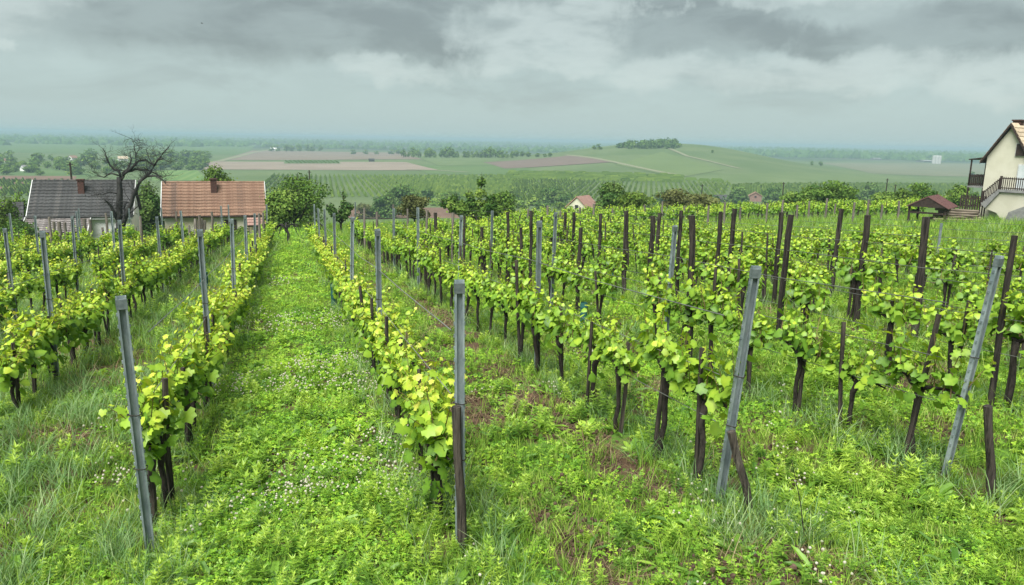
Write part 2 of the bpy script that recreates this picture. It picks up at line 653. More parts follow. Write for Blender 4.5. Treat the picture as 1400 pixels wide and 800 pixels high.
def drape(name, quad, mat, off, nu=60, nv=14):
    """a field: four picture corners taken down to the terrain, filled with a sheet lying on it"""
    c = [hit(*q)[:2] for q in quad]
    vs, fs = [], []
    for j in range(nv + 1):
        for i in range(nu + 1):
            s, q = i / nu, j / nv
            p = (c[0] * (1 - s) + c[1] * s) * (1 - q) + (c[3] * (1 - s) + c[2] * s) * q
            vs.append((p[0], p[1], gz(*p) + off))
    for j in range(nv):
        for i in range(nu):
            a = j * (nu + 1) + i
            fs.append((a, a + nu + 1, a + nu + 2, a + 1))
    me = bpy.data.meshes.new(name)
    me.from_pydata(vs, [], fs)
    me.polygons.foreach_set('use_smooth', [True] * len(fs))
    me.materials.append(mat)
    return structure(link(name, me))


UA = math.atan2(U[1], U[0])
F_green = field_mat('young_wheat', (.070, .120, .042), (.092, .142, .052), 0.02)
F_lgreen = field_mat('light_meadow', (.088, .130, .050), (.115, .155, .064), 0.03)
F_tan = field_mat('ploughed_tan', (.150, .120, .092), (.190, .155, .120), 0.03)
F_tan2 = field_mat('ploughed_pale', (.195, .160, .125), (.235, .195, .155), 0.03)
F_brown = field_mat('ploughed_brown', (.120, .075, .055), (.175, .115, .085), 0.06)
F_dim = field_mat('ploughed_mauve', (.120, .090, .074), (.150, .115, .096), 0.03)
F_stripe = field_mat('row_crop', (.080, .150, .040), (.100, .175, .050), 0.05, (UA, 7.0, (.145, .21, .07), .7))
F_track = field_mat('pale_track', (.165, .175, .105), (.205, .210, .135), 0.1)
F_plain = field_mat('hay_field', (.120, .135, .080), (.155, .155, .100), 0.02)
F_hillv = field_mat('hill_vineyard', (.085, .125, .048), (.105, .148, .058), 0.02, (UA + 0.75, 5.0, (.135, .180, .065), .55))
FIELDS = [
    ('field', [(-60, 194), (350, 198.5), (335, 212), (-60, 208)], F_green, .5),
    ('field', [(-60, 240), (105, 241), (95, 262), (-60, 264)], F_brown, .25),
    ('field', [(-60, 228), (140, 232), (130, 242), (-60, 241)], F_green, .2),
    ('field', [(213, 233), (270, 233), (284, 247), (206, 247)], F_stripe, .3),
    ('field', [(345, 206), (560, 209), (625, 218), (300, 219)], F_tan, .55),
    ('field', [(288, 221), (555, 222), (600, 233), (270, 232)], F_tan2, .6),
    ('field', [(390, 219.5), (462, 219.5), (466, 224), (388, 224)], F_green, .9),
    ('field', [(545, 212), (690, 216), (670, 226), (600, 227)], F_lgreen, .7),
    ('field', [(560, 226.5), (690, 224), (760, 240), (585, 238)], F_green, .45),
    ('field', [(660, 222), (780, 213), (838, 222), (690, 231)], F_dim, .8),
    ('field', [(840, 225), (905, 208), (990, 232), (930, 243)], F_hillv, .7),
    ('field', [(1120, 222.5), (1360, 224), (1345, 242), (1190, 237)], F_plain, .5),
    ('field', [(930, 243), (1190, 239), (1330, 250), (960, 254)], F_lgreen, .45),
    ('field', [(465, 284), (700, 284), (705, 298), (455, 298)], F_brown, .10),
    ('field', [(500, 278), (640, 278), (660, 283.5), (490, 283.5)], F_lgreen, .10),
]
for nm, q, mt, off in FIELDS:
    drape(nm, q, mt, off * .4)


def track(pix, width):
    P = [hit(*q) for q in pix]
    pts = []
    for a, b in zip(P[:-1], P[1:]):
        for k in range(12):
            pts.append(a[:2] + (b[:2] - a[:2]) * k / 12)
    pts.append(P[-1][:2])
    vs, fs = [], []
    for i, p in enumerate(pts):
        d = pts[min(i + 1, len(pts) - 1)] - pts[max(i - 1, 0)]
        d = d / np.linalg.norm(d)
        nrm = np.array([-d[1], d[0]])
        for s in (-1, 1):
            q = p + nrm * s * width / 2
            vs.append((q[0], q[1], gz(*q) + .42))
    for i in range(len(pts) - 1):
        fs.append((2 * i, 2 * i + 1, 2 * i + 3, 2 * i + 2))
    me = bpy.data.meshes.new('path')
    me.from_pydata(vs, [], fs)
    me.materials.append(F_track)
    structure(link('path', me))


track([(772, 212.5), (815, 217), (862, 227), (905, 236), (935, 241)], 6)
track([(915, 203.5), (940, 214), (975, 222), (1012, 231)], 4.5)
track([(300, 221), (345, 209), (372, 204.5), (395, 203)], 9)
track([(555, 232), (600, 233.5), (640, 236)], 5)


# ------------------------------------------------------------------ scattering of uncountable plants
def scatter(name, pts, rots, scl, idx, protos):
    """one object: points carrying copies of a few plant meshes through geometry nodes"""
    col = bpy.data.collections.new(name + '_kinds')
    for i, me in enumerate(protos):
        po = bpy.data.objects.new(f'{name}_kind_{i:02d}', me)
        col.objects.link(po)
    me = bpy.data.meshes.new(name)
    me.from_pydata([tuple(p) for p in np.asarray(pts).tolist()], [], [])
    a = me.attributes.new('rot', 'FLOAT_VECTOR', 'POINT')
    a.data.foreach_set('vector', np.asarray(rots, np.float32).ravel())
    a = me.attributes.new('scl', 'FLOAT', 'POINT')
    a.data.foreach_set('value', np.asarray(scl, np.float32))
    a = me.attributes.new('idx', 'INT', 'POINT')
    a.data.foreach_set('value', np.asarray(idx, np.int32))
    o = stuff(link(name, me))
    ng = bpy.data.node_groups.new(name, 'GeometryNodeTree')
    ng.interface.new_socket('Geometry', in_out='INPUT', socket_type='NodeSocketGeometry')
    ng.interface.new_socket('Geometry', in_out='OUTPUT', socket_type='NodeSocketGeometry')
    nn, L = ng.nodes, ng.links
    gi, go = nn.new('NodeGroupInput'), nn.new('NodeGroupOutput')
    ip = nn.new('GeometryNodeInstanceOnPoints')
    ci = nn.new('GeometryNodeCollectionInfo')
    ci.inputs['Collection'].default_value = col
    ci.inputs['Separate Children'].default_value = True
    ci.inputs['Reset Children'].default_value = True

    def attr(nm, dt):
        n = nn.new('GeometryNodeInputNamedAttribute')
        n.data_type = dt
        n.inputs['Name'].default_value = nm
        return n.outputs['Attribute']
    L.new(gi.outputs[0], ip.inputs['Points'])
    L.new(ci.outputs[0], ip.inputs['Instance'])
    ip.inputs['Pick Instance'].default_value = True
    L.new(attr('idx', 'INT'), ip.inputs['Instance Index'])
    er = nn.new('FunctionNodeEulerToRotation')
    L.new(attr('rot', 'FLOAT_VECTOR'), er.inputs[0])
    L.new(er.outputs[0], ip.inputs['Rotation'])
    L.new(attr('scl', 'FLOAT'), ip.inputs['Scale'])
    L.new(ip.outputs[0], go.inputs[0])
    md = o.modifiers.new('scatter', 'NODES')
    md.node_group = ng
    return o


def rand_rot(n, tilt=0.15):
    return np.stack([rng.normal(0, tilt, n), rng.normal(0, tilt, n), rng.uniform(0, 6.283, n)], 1)


def blade(mb, base, h, w, lean, az, droop, tint):
    """a grass blade: a tapering bent strip of three segments"""
    d = np.array([math.cos(az), math.sin(az), 0])
    s = np.array([-math.sin(az), math.cos(az), 0])
    mb.tint = tint
    vs = []
    for k in range(3):
        q = k / 3
        p = base + d * (lean * q + droop * q * q) * h + np.array([0, 0, 1]) * h * (q - 0.35 * droop * q * q)
        ww = w * (1 - 0.55 * q) / 2
        vs += [p - s * ww, p + s * ww]
    q = 1.0
    vs.append(base + d * (lean + droop) * h + np.array([0, 0, 1]) * h * (1 - 0.35 * droop))
    mb.add(vs, [(0, 1, 3, 2), (2, 3, 5, 4), (4, 5, 6)])


def grass_proto(name, n, h, spread, w, mat, droop=0.5, lean=0.35, t0=0.2, t1=0.9):
    mb = MB()
    for _ in range(n):
        b = np.array([rng.normal(0, spread), rng.normal(0, spread), -0.01])
        blade(mb, b, h * rng.uniform(0.5, 1.15), w * rng.uniform(.6, 1.2), rng.uniform(0.05, lean), rng.uniform(0, 6.283), rng.uniform(0.1, droop), rng.uniform(t0, t1))
    return mb.mesh(name, mat)


def clover_proto(name, n, spread, hmax):
    mb = MB()
    LV = [(0, 0, 0), (.45, .42, .06), (1.0, .25, .0), (1.0, -.25, .0), (.45, -.42, .06)]
    LF = [(0, 4, 3, 2, 1)]
    P, N, Z, T, SP = [], [], [], [], []
    for _ in range(n):
        c = np.array([rng.normal(0, spread), rng.normal(0, spread), rng.uniform(.3, 1) * hmax])
        sp = rng.uniform(0, 6.28)
        nr = np.array([rng.normal(0, .3), rng.normal(0, .3), 1.0])
        t = rng.uniform(.15, .9)
        sz = rng.uniform(.012, .021)
        for k in range(3):
            P.append(c)
            N.append(nr)
            Z.append(sz)
            T.append(t)
            SP.append(sp + k * 2.094)
    mb.leaves(LV, LF, np.array(P), rot_from_normal(np.array(N), np.array(SP)), Z, T)
    return mb.mesh(name, M_clov)


def weed_proto(name, stems, h, spread, leaf):
    """herb with upright stems carrying whorls of lance leaves, bright at the tips"""
    mb = MB()
    LV = [(0, 0, 0), (.35, .14, .03), (1.0, 0, -.08), (.35, -.14, .03)]
    LF = [(0, 3, 2, 1)]
    P, Q, Z, T = [], [], [], []
    for _ in range(stems):
        b = np.array([rng.normal(0, spread), rng.normal(0, spread), 0])
        hh = h * rng.uniform(.55, 1.1)
        ln = rng.normal(0, .15, 2)
        nw = int(5 + hh * 12)
        for k in range(nw):
            q = (k + 1) / nw
            c = b + np.array([ln[0] * q * hh, ln[1] * q * hh, hh * q])
            m = 5 if q < .9 else 6
            for j in range(m):
                a = j * 6.283 / m + k * 0.6 + rng.normal(0, .2)
                up = 0.15 + 0.9 * q ** 3 + rng.normal(0, .15)
                d = np.array([math.cos(a), math.sin(a), up])
                d /= np.linalg.norm(d)
                s = np.array([-math.sin(a), math.cos(a), 0])
                P.append(c)
                Q.append(np.stack([d, s, np.cross(d, s)], 1))
                Z.append(leaf * (1.1 - .45 * q) * rng.uniform(.7, 1.2))
                T.append(np.clip(.15 + .7 * q + rng.normal(0, .1), 0, 1))
    mb.leaves(LV, LF, np.array(P), np.array(Q), Z, T)
    return mb.mesh(name, M_weed)


def clod_proto(name, n):
    mb = MB()
    for _ in range(n):
        c = np.array([rng.normal(0, .10), rng.normal(0, .10), .002])
        r0 = rng.uniform(.008, .026)
        k = 5
        a0 = rng.uniform(0, 6)
        vs = [c + np.array([0, 0, r0 * .9])]
        for zz, rr in ((.5, .8), (-.3, 1.0)):
            vs += [c + np.array([math.cos(a0 + j * 6.283 / k) * r0 * rr * rng.uniform(.7, 1.3), math.sin(a0 + j * 6.283 / k) * r0 * rr * rng.uniform(.7, 1.3), zz * r0]) for j in range(k)]
        mb.add(vs, [(0, 1 + j, 1 + (j + 1) % k) for j in range(k)] + [(1 + j, 6 + j, 6 + (j + 1) % k, 1 + (j + 1) % k) for j in range(k)])
    return mb.mesh(name, M_soil)


def rosette_proto(name, n, L, wd):
    """flat broad-leaved weed such as dock or plantain"""
    mb = MB()
    for k in range(n):
        a = k * 2.4 + rng.normal(0, .2)
        l = L * rng.uniform(.6, 1.15)
        d = np.array([math.cos(a), math.sin(a), 0])
        s = np.array([-math.sin(a), math.cos(a), 0])
        up = rng.uniform(.25, .8)
        mb.tint = rng.uniform(.1, .75)
        z = np.array([0, 0, 1.0])
        m1, m2, e = d * l * .35 + z * l * up * .45, d * l * .75 + z * l * up * .55, d * l + z * l * up * .35
        mb.add([(0, 0, .01), m1 - s * wd * l, m1 + z * -.01, m1 + s * wd * l, m2 - s * wd * l * .8, m2 + z * -.01, m2 + s * wd * l * .8, e],
               [(0, 1, 2), (0, 2, 3), (1, 4, 5, 2), (2, 5, 6, 3), (4, 7, 5), (5, 7, 6)])
    return mb.mesh(name, M_weed)


def bloom_proto(name, n, spread, h):
    mb = MB()
    for _ in range(n):
        p = np.array([rng.normal(0, spread), rng.normal(0, spread), h * rng.uniform(.7, 1.1)])
        r = rng.uniform(.008, .0135)
        mb.tint = rng.uniform(.2, 1)
        k = 6
        vs = [p + np.array([0, 0, -r])]
        for zz, rr in ((-.3, .95), (.45, .85)):
            vs += [p + np.array([math.cos(a) * r * rr, math.sin(a) * r * rr, zz * r]) for a in np.arange(k) * 6.283 / k]
        vs.append(p + np.array([0, 0, r]))
        fs = [(0, 1 + (j + 1) % k, 1 + j) for j in range(k)] + [(1 + j, 1 + (j + 1) % k, 1 + k + (j + 1) % k, 1 + k + j) for j in range(k)] + [(1 + k + j, 1 + k + (j + 1) % k, 1 + 2 * k) for j in range(k)]
        mb.add(vs, fs)
    return mb.mesh(name, M_flow)


def view_points(n, d0, d1, margin=60, pw=2.0):
    """random ground points in the view between two distances"""
    th = rng.uniform(math.atan((-margin - 700) / FPX) - .05, math.atan((1400 + margin - 700) / FPX) + .05, n)
    r = np.sqrt(rng.uniform(d0 ** 2, d1 ** 2, n))
    return r * np.sin(th), r * np.cos(th), r


def snoise(x, y, s, seed):
    """cheap smooth pseudo-noise 0..1"""
    q = 0
    rr = np.random.default_rng(seed)
    for k in range(6):
        a, ph = rr.uniform(0, 6.283), rr.uniform(0, 6.283)
        f = s * rr.uniform(.6, 1.7)
        q = q + np.sin((x * math.cos(a) + y * math.sin(a)) * f + ph)
    return np.clip(0.5 + q / 5.0, 0, 1)


V0, DV = 1.165, 2.4
BLOCK_V = V0 + 7 * DV + 1.0


def lane_info(x, y):
    u, v = uv_of(x, y)
    f = (v - V0) / DV
    fr = f - np.floor(f)
    rowd = np.minimum(fr, 1 - fr) * DV          # distance to the closest vine row
    mown = (v > V0 - DV) & (v < V0)
    return u, v, rowd, mown, fr


def soil_mask(x, y):
    """worn brown places: beside the second row, in front, and scattered"""
    u, v, rowd, mown, fr = lane_info(x, y)
    s = 0.95 * np.exp(-((v - 3.1) / 0.30) ** 2) * (0.30 + 0.65 * snoise(x, y, 1.6, 3)) * (u > 5.6)
    s = s + 0.55 * np.exp(-((v - 2.1) / 0.4) ** 2) * sst(snoise(x, y, 1.3, 4), .45, .8)
    s = s + 0.6 * np.exp(-((v + 2.9) / 0.35) ** 2) * sst(snoise(x, y, 1.5, 9), .45, .8)
    s = s + 0.45 * sst(snoise(x, y, 2.2, 5), .76, .97) * (~mown)
    return np.clip(s, 0, 1)


def build_cover():
    specs = []
    # bands: (d0, d1, plants per square metre, size factor)
    bands = [(2.2, 7.0, 190, .92), (7.0, 13.0, 75, 1.15), (13, 24, 30, 1.5), (24, 42, 11, 2.2), (42, 70, 3.6, 3.4)]
    acc = {k: [[], [], []] for k in ('grass', 'tall_grass', 'clover', 'weed', 'straw', 'bloom', 'clod')}

    def put(kind, x, y, s):
        acc[kind][0].append(x)
        acc[kind][1].append(y)
        acc[kind][2].append(s)
    for d0, d1, dens, sf in bands:
        area = (d1 ** 2 - d0 ** 2) / 2 * 1.36
        n = int(area * dens)
        x, y, r = view_points(n, d0, d1)
        u, v, rowd, mown, fr = lane_info(x, y)
        soil = soil_mask(x, y)
        p = rng.random(n)
        vis = rng.random(n) > soil * 0.97
        fp = snoise(x, y, 1.1, 21)
        grassy = (v > BLOCK_V) | (u > 46)
        ku = np.full(n, 'grass', dtype=object)
        lane = mown & (rowd > .25)
        far_lane = lane & (r > 15)
        mix = p + (fp - .5) * .5
        ku[lane & (mix < .58)] = 'clover'
        ku[lane & (mix >= .66) & (mix < .90)] = 'weed'
        ku[far_lane] = np.where(p[far_lane] < .6, 'clover', 'grass')
        other = ~lane & ~grassy
        ku[other & (mix > .86)] = 'weed'
        ku[other & (mix < .30)] = 'clover'
        nr = (rowd < .42) & ~grassy
        ku[nr & (p < np.where((v > -1.4) & (v < 1.4), .14, .24))] = 'tall_grass'
        ku[other & (v < -2.0) & (p < .36)] = 'tall_grass'
        ku[other & (soil > .3) & (p < .22)] = 'straw'
        ku[grassy & (p < .10)] = 'tall_grass'
        near_front = (u < 5.5) & (v > V0) & (p > .35)
        ku[near_front & (p > .80)] = 'weed'
        for kind in ('grass', 'tall_grass', 'clover', 'weed', 'straw'):
            k = (ku == kind) & (vis | (kind == 'straw'))
            sc = sf * rng.uniform(.65, 1.3, n)
            if kind in ('tall_grass',):
                sc = sc ** .75
            put(kind, x[k], y[k], sc[k])
        cl_ = (soil > .35) & (r < 20) & (rng.random(n) < .8)
        put('clod', x[cl_], y[cl_], rng.uniform(.5, 1.6, n)[cl_] * sf ** .5)
        bl = (mown & (sst(snoise(x, y, 1.5, 33),   .42, .70) * .50 > rng.random(n)))
        bl |= (~mown & ~grassy & (sst(snoise(x, y, 1.2, 34),   .70, .92) * .05 > rng.random(n)))
        bl &= r < 26
        put('bloom', x[bl], y[bl], sf ** .6 * rng.uniform(.8, 1.2, n)[bl])
    P = {
        'grass': [grass_proto('grass', 22, .15, .055, .007, M_grass) for _ in range(4)] + [grass_proto('grass', 16, .22, .06, .006, M_grass, .8) for _ in range(2)],
        'tall_grass': [grass_proto('tall_grass', 20, .32, .06, .008, M_tall, .9, .4) for _ in range(3)] + [grass_proto('tall_grass', 26, .24, .07, .007, M_tall, .9, .5) for _ in range(2)],
        'clover': [clover_proto('clover', 30, .07, .085) for _ in range(4)],
        'weed': [weed_proto('weed', 4, .17, .05, .050), weed_proto('weed', 6, .12, .06, .055), weed_proto('weed', 3, .26, .045, .065), weed_proto('weed', 8, .08, .08, .05), weed_proto('weed', 2, .20, .03, .085), rosette_proto('weed', 9, .16, .16), rosette_proto('weed', 7, .22, .10), rosette_proto('weed', 12, .10, .22)],
        'straw': [grass_proto('straw', 18, .14, .09, .006, M_straw, 1.4, 1.6, .1, .9) for _ in range(3)],
        'bloom': [bloom_proto('bloom', 4, .09, .12), bloom_proto('bloom', 2, .05, .10), bloom_proto('bloom', 6, .11, .12)],
    }
    P['clod'] = [clod_proto('clod', 7) for _ in range(3)]
    names = {'clod': 'earth_clods', 'grass': 'grass', 'tall_grass': 'tall_grass', 'clover': 'clover_ground_cover', 'weed': 'leafy_weeds', 'straw': 'dry_straw', 'bloom': 'white_clover_flowers'}
    tot = 0
    for kind in acc:
        x = np.concatenate(acc[kind][0])
        y = np.concatenate(acc[kind][1])
        s = np.concatenate(acc[kind][2])
        z = terrain(x, y)
        tot += len(x)
        scatter(names[kind], np.stack([x, y, z], 1), rand_rot(len(x)), s, rng.integers(0, len(P[kind]), len(x)), P[kind])
    print('cover plants', tot)


# ------------------------------------------------------------------ grapevines
LEAF_NEAR_V = [(0, -.04, -.02), (-.30, -.20, .02), (-.52, .08, -.05), (-.43, .27, .04), (-.47, .56, -.06), (-.24, .66, .03), (0, .92, -.10), (.24, .66, .03), (.47, .56, -.06), (.43, .27, .04), (.52, .08, -.05), (.30, -.20, .02), (0, .28, .045)]
LEAF_NEAR_F = [(12, i, i + 1) for i in range(0, 11)] + [(12, 11, 0)]
LEAF_NEAR_V2 = [(x * 1.12, y * .92, z * -1.3 + .04 * (x > 0)) for x, y, z in LEAF_NEAR_V]
LEAF_MID_V = [(0, -.1, 0), (-.48, .15, -.04), (-.32, .62, -.05), (0, .92, -.06), (.34, .6, -.05), (.48, .12, -.04), (0, .3, .07)]
LEAF_MID_F = [(6, 0, 1), (6, 1, 2), (6, 2, 3), (6, 3, 4), (6, 4, 5), (6, 5, 0)]
LEAF_FAR_V = [(0, -.15, 0), (-.5, .35, .05), (0, .95, -.05), (.5, .35, .05)]
LEAF_FAR_F = [(0, 1, 2), (0, 2, 3)]


def vine_parts(seed, big=1.0, hedge=False):
    """skeleton of one vine in its own frame (x along the row)"""
    r = np.random.default_rng(seed)
    trunk = MB()
    hz = r.uniform(.56, .66) if hedge else r.uniform(.68, .82)
    lean = r.normal(0, .05, 2)
    pts = [(0, 0, -.08)]
    for k in range(1, 6):
        q = k / 5
        pts.append((lean[0] * q + r.normal(0, .012), lean[1] * q + r.normal(0, .012), hz * q))
    trunk.tube(pts, [.034, .030, .026, .027, .033, .042], 7, jit=.35)
    head = np.array(pts[-1])
    arms = []
    for s in (-1, 1):
        L = r.uniform(.34, .50)
        a = [head, head + np.array([s * .10, r.normal(0, .02), .06]), head + np.array([s * L * .6, r.normal(0, .03), .09]), head + np.array([s * L, r.normal(0, .03), .08])]
        trunk.tube(a, [.030, .022, .015, .009], 6, jit=.3)
        arms.append(a)
    shoots, pos, nrm, size, tint = [], [], [], [], []
    ns = int(r.integers(14, 19)) if hedge else int(r.integers(10, 15))
    for i in range(ns):
        x = -.47 + .94 * (i + r.uniform(.2, .8)) / ns
        st = head + np.array([x, r.normal(0, .03), .05 + r.uniform(-.03, .05)])
        L = r.uniform(.30, .62) * big
        out = float(np.clip(r.normal(0, .42 if hedge else .19), -.6, .6))
        al = r.normal(0, .22)
        p, sp = [], []
        nseg = 6
        for k in range(nseg + 1):
            q = k / nseg
            p.append(st + np.array([al * q * L, out * L * q * (1 + .25 * q), L * q * (1 - .22 * q * abs(out) * 1.5)]))
        shoots.append(p)
        nl = int(r.integers(10, 15)) if hedge else int(r.integers(9, 13))
        for k in range(nl):
            q = (k + .5) / nl
            i0 = min(int(q * nseg), nseg - 1)
            c = p[i0] + (p[i0 + 1] - p[i0]) * (q * nseg - i0)
            side = (1 if k % 2 else -1)
            a = r.uniform(0, 6.283)
            d = np.array([math.cos(a), math.sin(a) + .35 * side, r.normal(0, .25)])
            pet = r.uniform(.03, .085) * (1.1 - .6 * q)
            c2 = c + d * pet
            pos.append(c2)
            nn = np.array([d[0] * .55 + r.normal(0, .35), d[1] * .75 + np.sign(c2[1] + .001) * .25 + r.normal(0, .35), .75 + r.normal(0, .25)])
            nrm.append(nn)
            size.append((.124 - .080 * q ** 1.4) * r.uniform(.60, 1.30))
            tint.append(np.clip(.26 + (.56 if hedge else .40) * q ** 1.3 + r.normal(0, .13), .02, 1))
    for _ in range(int(r.integers(26, 38)) if hedge else int(r.integers(5, 11))):
        pos.append(head + np.array([r.uniform(-.45, .45), np.clip(r.normal(0, .15 if hedge else .10), -.22, .22), r.uniform(-.2, .15)]))
        nrm.append(np.array([r.normal(0, .5), r.normal(0, .9), .5]))
        size.append(r.uniform(.09, .15))
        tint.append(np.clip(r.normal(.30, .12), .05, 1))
    pos, nrm = np.array(pos), np.array(nrm)
    rot = rot_from_normal(nrm, r.uniform(0, 6.283, len(pos)))
    return dict(trunk=trunk, shoots=shoots, pos=pos, rot=rot, size=np.array(size), tint=np.array(tint))


print('helpers ready')

# ------------------------------------------------------------------ buildings
M_white = solid('white_plaster', (.72, .73, .71), (.80, .80, .78), 1.2, 0.9, bump=0.2, c3=(.48, .47, .42))
M_yell = solid('stained_plaster', (.62, .60, .48), (.50, .42, .24), 0.7, 0.9, bump=0.2, c3=(.70, .70, .64))
M_cream = solid('cream_plaster', (.57, .55, .43), (.63, .61, .49), 1.0, 0.9, bump=0.15)
M_slate = solid('dark_tile', (.034, .035, .035), (.060, .061, .060), 4, 0.85, bump=0.3, c3=(.085, .08, .075))
M_red = solid('red_tile', (.160, .090, .060), (.238, .148, .100), 2.2, 0.85, bump=0.3, c3=(.110, .075, .058))
M_pale = solid('pale_tile', (.38, .30, .21), (.48, .39, .28), 3, 0.85, bump=0.3)
M_pink = solid('pink_tile', (.26, .155, .125), (.32, .20, .165), 3, 0.85, bump=0.3)
M_brick = solid('brick', (.055, .028, .022), (.095, .045, .036), 8, 0.9, bump=0.5)
M_trim = solid('pale_trim', (.42, .43, .42), (.55, .55, .53), 5, 0.7)
M_brown = solid('brown_timber', (.026, .018, .015), (.048, .032, .026), 8, 0.85, bump=0.3)
M_sheet = solid('red_brown_sheet', (.105, .052, .048), (.130, .068, .062), 5, 0.6, bump=0.1)
M_conc = solid('grey_concrete', (.17, .17, .17), (.25, .25, .24), 2.5, 0.95, bump=0.5)
M_door = solid('pale_blue_door', (.50, .56, .56), (.58, .62, .62), 3, 0.6)
M_glass = solid('dark_glass', (.02, .025, .03), (.035, .04, .045), 2, 0.1, spec=0.6)
M_log = solid('old_timber', (.10, .08, .06), (.20, .165, .125), 4, 0.95, bump=0.6, stretch=(.4, 4, 4))


M_under = solid('roof_underlay', (.02, .018, .017), (.03, .027, .025), 4, 0.95)


def tile_course(n, L, rise, mat, name, seed):
    """one course of overlapping roof tiles, laid along x; each tile is a small tilted slab"""
    r = random.Random(seed)
    mb = MB()
    w = L / n
    for i in range(n):
        x = -L / 2 + (i + .5) * w
        j = r.uniform(-.006, .006)
        hx = w * .485
        t = .030
        yb, yt = -.03 + r.uniform(-.014, .014), rise + .02
        vs = [(x - hx, yb, .045 + j), (x + hx, yb, .045 - j), (x + hx, yt, .004), (x - hx, yt, .004),
              (x - hx, yb, .045 + j + t), (x, yb, .056 + t), (x + hx, yb, .045 - j + t), (x + hx, yt, .004 + t), (x, yt, .010 + t), (x - hx, yt, .004 + t)]
        mb.add(vs, [(0, 1, 6, 5, 4), (4, 5, 8, 9), (5, 6, 7, 8), (0, 4, 9, 3), (1, 2, 7, 6), (3, 9, 8, 7, 2)])
    return mb.mesh(name, mat)


def roof_slope(house, L, a, b, mat, courses, tiles, under=None, name='roof', trim=None):
    """a roof slope from eave point a to ridge point b (local y,z), length L in x, with tile courses on it"""
    dy, dz = b[0] - a[0], b[1] - a[1]
    ln = math.hypot(dy, dz)
    ang = math.atan2(dz, dy)
    mb = MB()
    mb.box((0, ln / 2, -.05), (L, ln, .09))
    rf = link(name, mb.mesh(name, under or M_under), house)
    rf.location = (0, a[0], a[1])
    rf.rotation_euler = (ang, 0, 0)
    st = ln / courses
    meshes = [tile_course(tiles, L - .02, st, mat, 'tile_course', 100 + k) for k in range(3)]
    for k in range(courses):
        o = link('tile_course', meshes[k % 3], rf)
        o.location = (random.uniform(-.012, .012), k * st, random.uniform(0, .006))
        stuff(o)
    if trim:
        for s in (-1, 1):
            t = MB()
            t.box((s * (L / 2 + .03), ln / 2, .02), (.055, ln + .06, .17))
            link('verge_board', t.mesh('verge_board', trim), rf)
    return rf


def chimney(house, x, y, z0, z1, w, mat, cap=True):
    mb = MB()
    mb.box((x, y, (z0 + z1) / 2), (w, w, z1 - z0))
    c = link('chimney', mb.mesh('chimney', mat), house)
    if cap:
        k = MB()
        k.box((x, y, z1 + .04), (w + .12, w + .12, .09))
        link('chimney_cap', k.mesh('chimney_cap', mat), c)
    return c


def gable_body(house, x0, x1, y0, y1, ze, zr, mat):
    mb = MB()
    ym = (y0 + y1) / 2
    mb.prism([(x0, y0, -1.5), (x0, y1, -1.5), (x0, y1, ze), (x0, ym, zr), (x0, y0, ze)], (x1 - x0, 0, 0))
    return link('wall', mb.mesh('wall', mat), house)


def dark_tiled_house():
    D = 57.5
    b = at(117, D)
    h = thing('tiled_house', 'old white house with dark grey tiled roof behind the bare tree', 'house', b, R(20))
    ze = pt(115, 296, D - 1.6)[2] - b[2]
    zr = pt(115, 247.5, D + 1.3)[2] - b[2]
    L, y0, y1 = 7.0, -1.6, 4.2
    gable_body(h, -L / 2 + .25, L / 2 - .2, y0 + .25, y1 - .25, ze - .06, zr - .22, M_white)
    roof_slope(h, L, (y0, ze), ((y0 + y1) / 2, zr), M_slate, 11, 34, trim=M_trim)
    m = MB()
    m.prism([(-L / 2, (y0 + y1) / 2, zr), (-L / 2, y1, ze), (-L / 2, y1, ze - .1), (-L / 2, (y0 + y1) / 2, zr - .1)], (L, 0, 0))
    link('rear_roof', m.mesh('rear_roof', M_slate), h)
    m = MB()
    for i in range(24):
        x = -L / 2 + (i + .5) * L / 24
        m.tube([(x - L / 48 - .02, 1.3, zr + .02), (x + L / 48, 1.3, zr + .035)], [.085, .10], 6)
    stuff(link('ridge_tile_row', m.mesh('ridge_tile_row', M_slate), h))
    chimney(h, -.15, .35, zr - 1.3, zr + .12, .42, M_brick)
    m = MB()
    m.box((-.15, .12, zr - 1.30), (.52, .30, .10))
    link('chimney_flashing', m.mesh('chimney_flashing', M_trim), h)
    # lean-to with mossy, frosted-looking old tiles
    lt = roof_slope(h, 4.2, (y0 - 1.75, ze - 1.0), (y0 + .1, ze - .12), M_leanto, 7, 22, name='porch_roof', trim=M_trim)
    lt.location.x = -1.5
    for x in (-3.4, -2.2, -1.0, .4):
        m = MB()
        m.box((x, y0 - 1.55, (ze - 1.1) / 2 - .5), (.11, .11, ze - .1))
        link('porch_post', m.mesh('porch_post', M_greyw), h)
    m = MB()
    m.box((1.9, y0 + .05, ze - .16), (3.1, .16, .20))
    link('fascia', m.mesh('fascia', M_trim), h)
    m = MB()
    m.tube([(-L / 2, y0 - .06, ze - .04), (L / 2, y0 - .06, ze - .06)], .06, 8)
    link('gutter', m.mesh('gutter', M_slate), h)
    w = MB()
    w.box((2.4, y0 + .235, ze - 1.3), (.7, .06, .85))
    wo_ = link('window', w.mesh('window', M_trim), h)
    w = MB()
    w.box((2.4, y0 + .20, ze - 1.3), (.54, .03, .69))
    link('pane', w.mesh('pane', M_glass), wo_)


M_leanto = solid('mossy_tile', (.075, .065, .060), (.26, .24, .23), 5, 0.9, bump=0.3, stretch=(.6, 2, 2), c3=(.10, .07, .06))


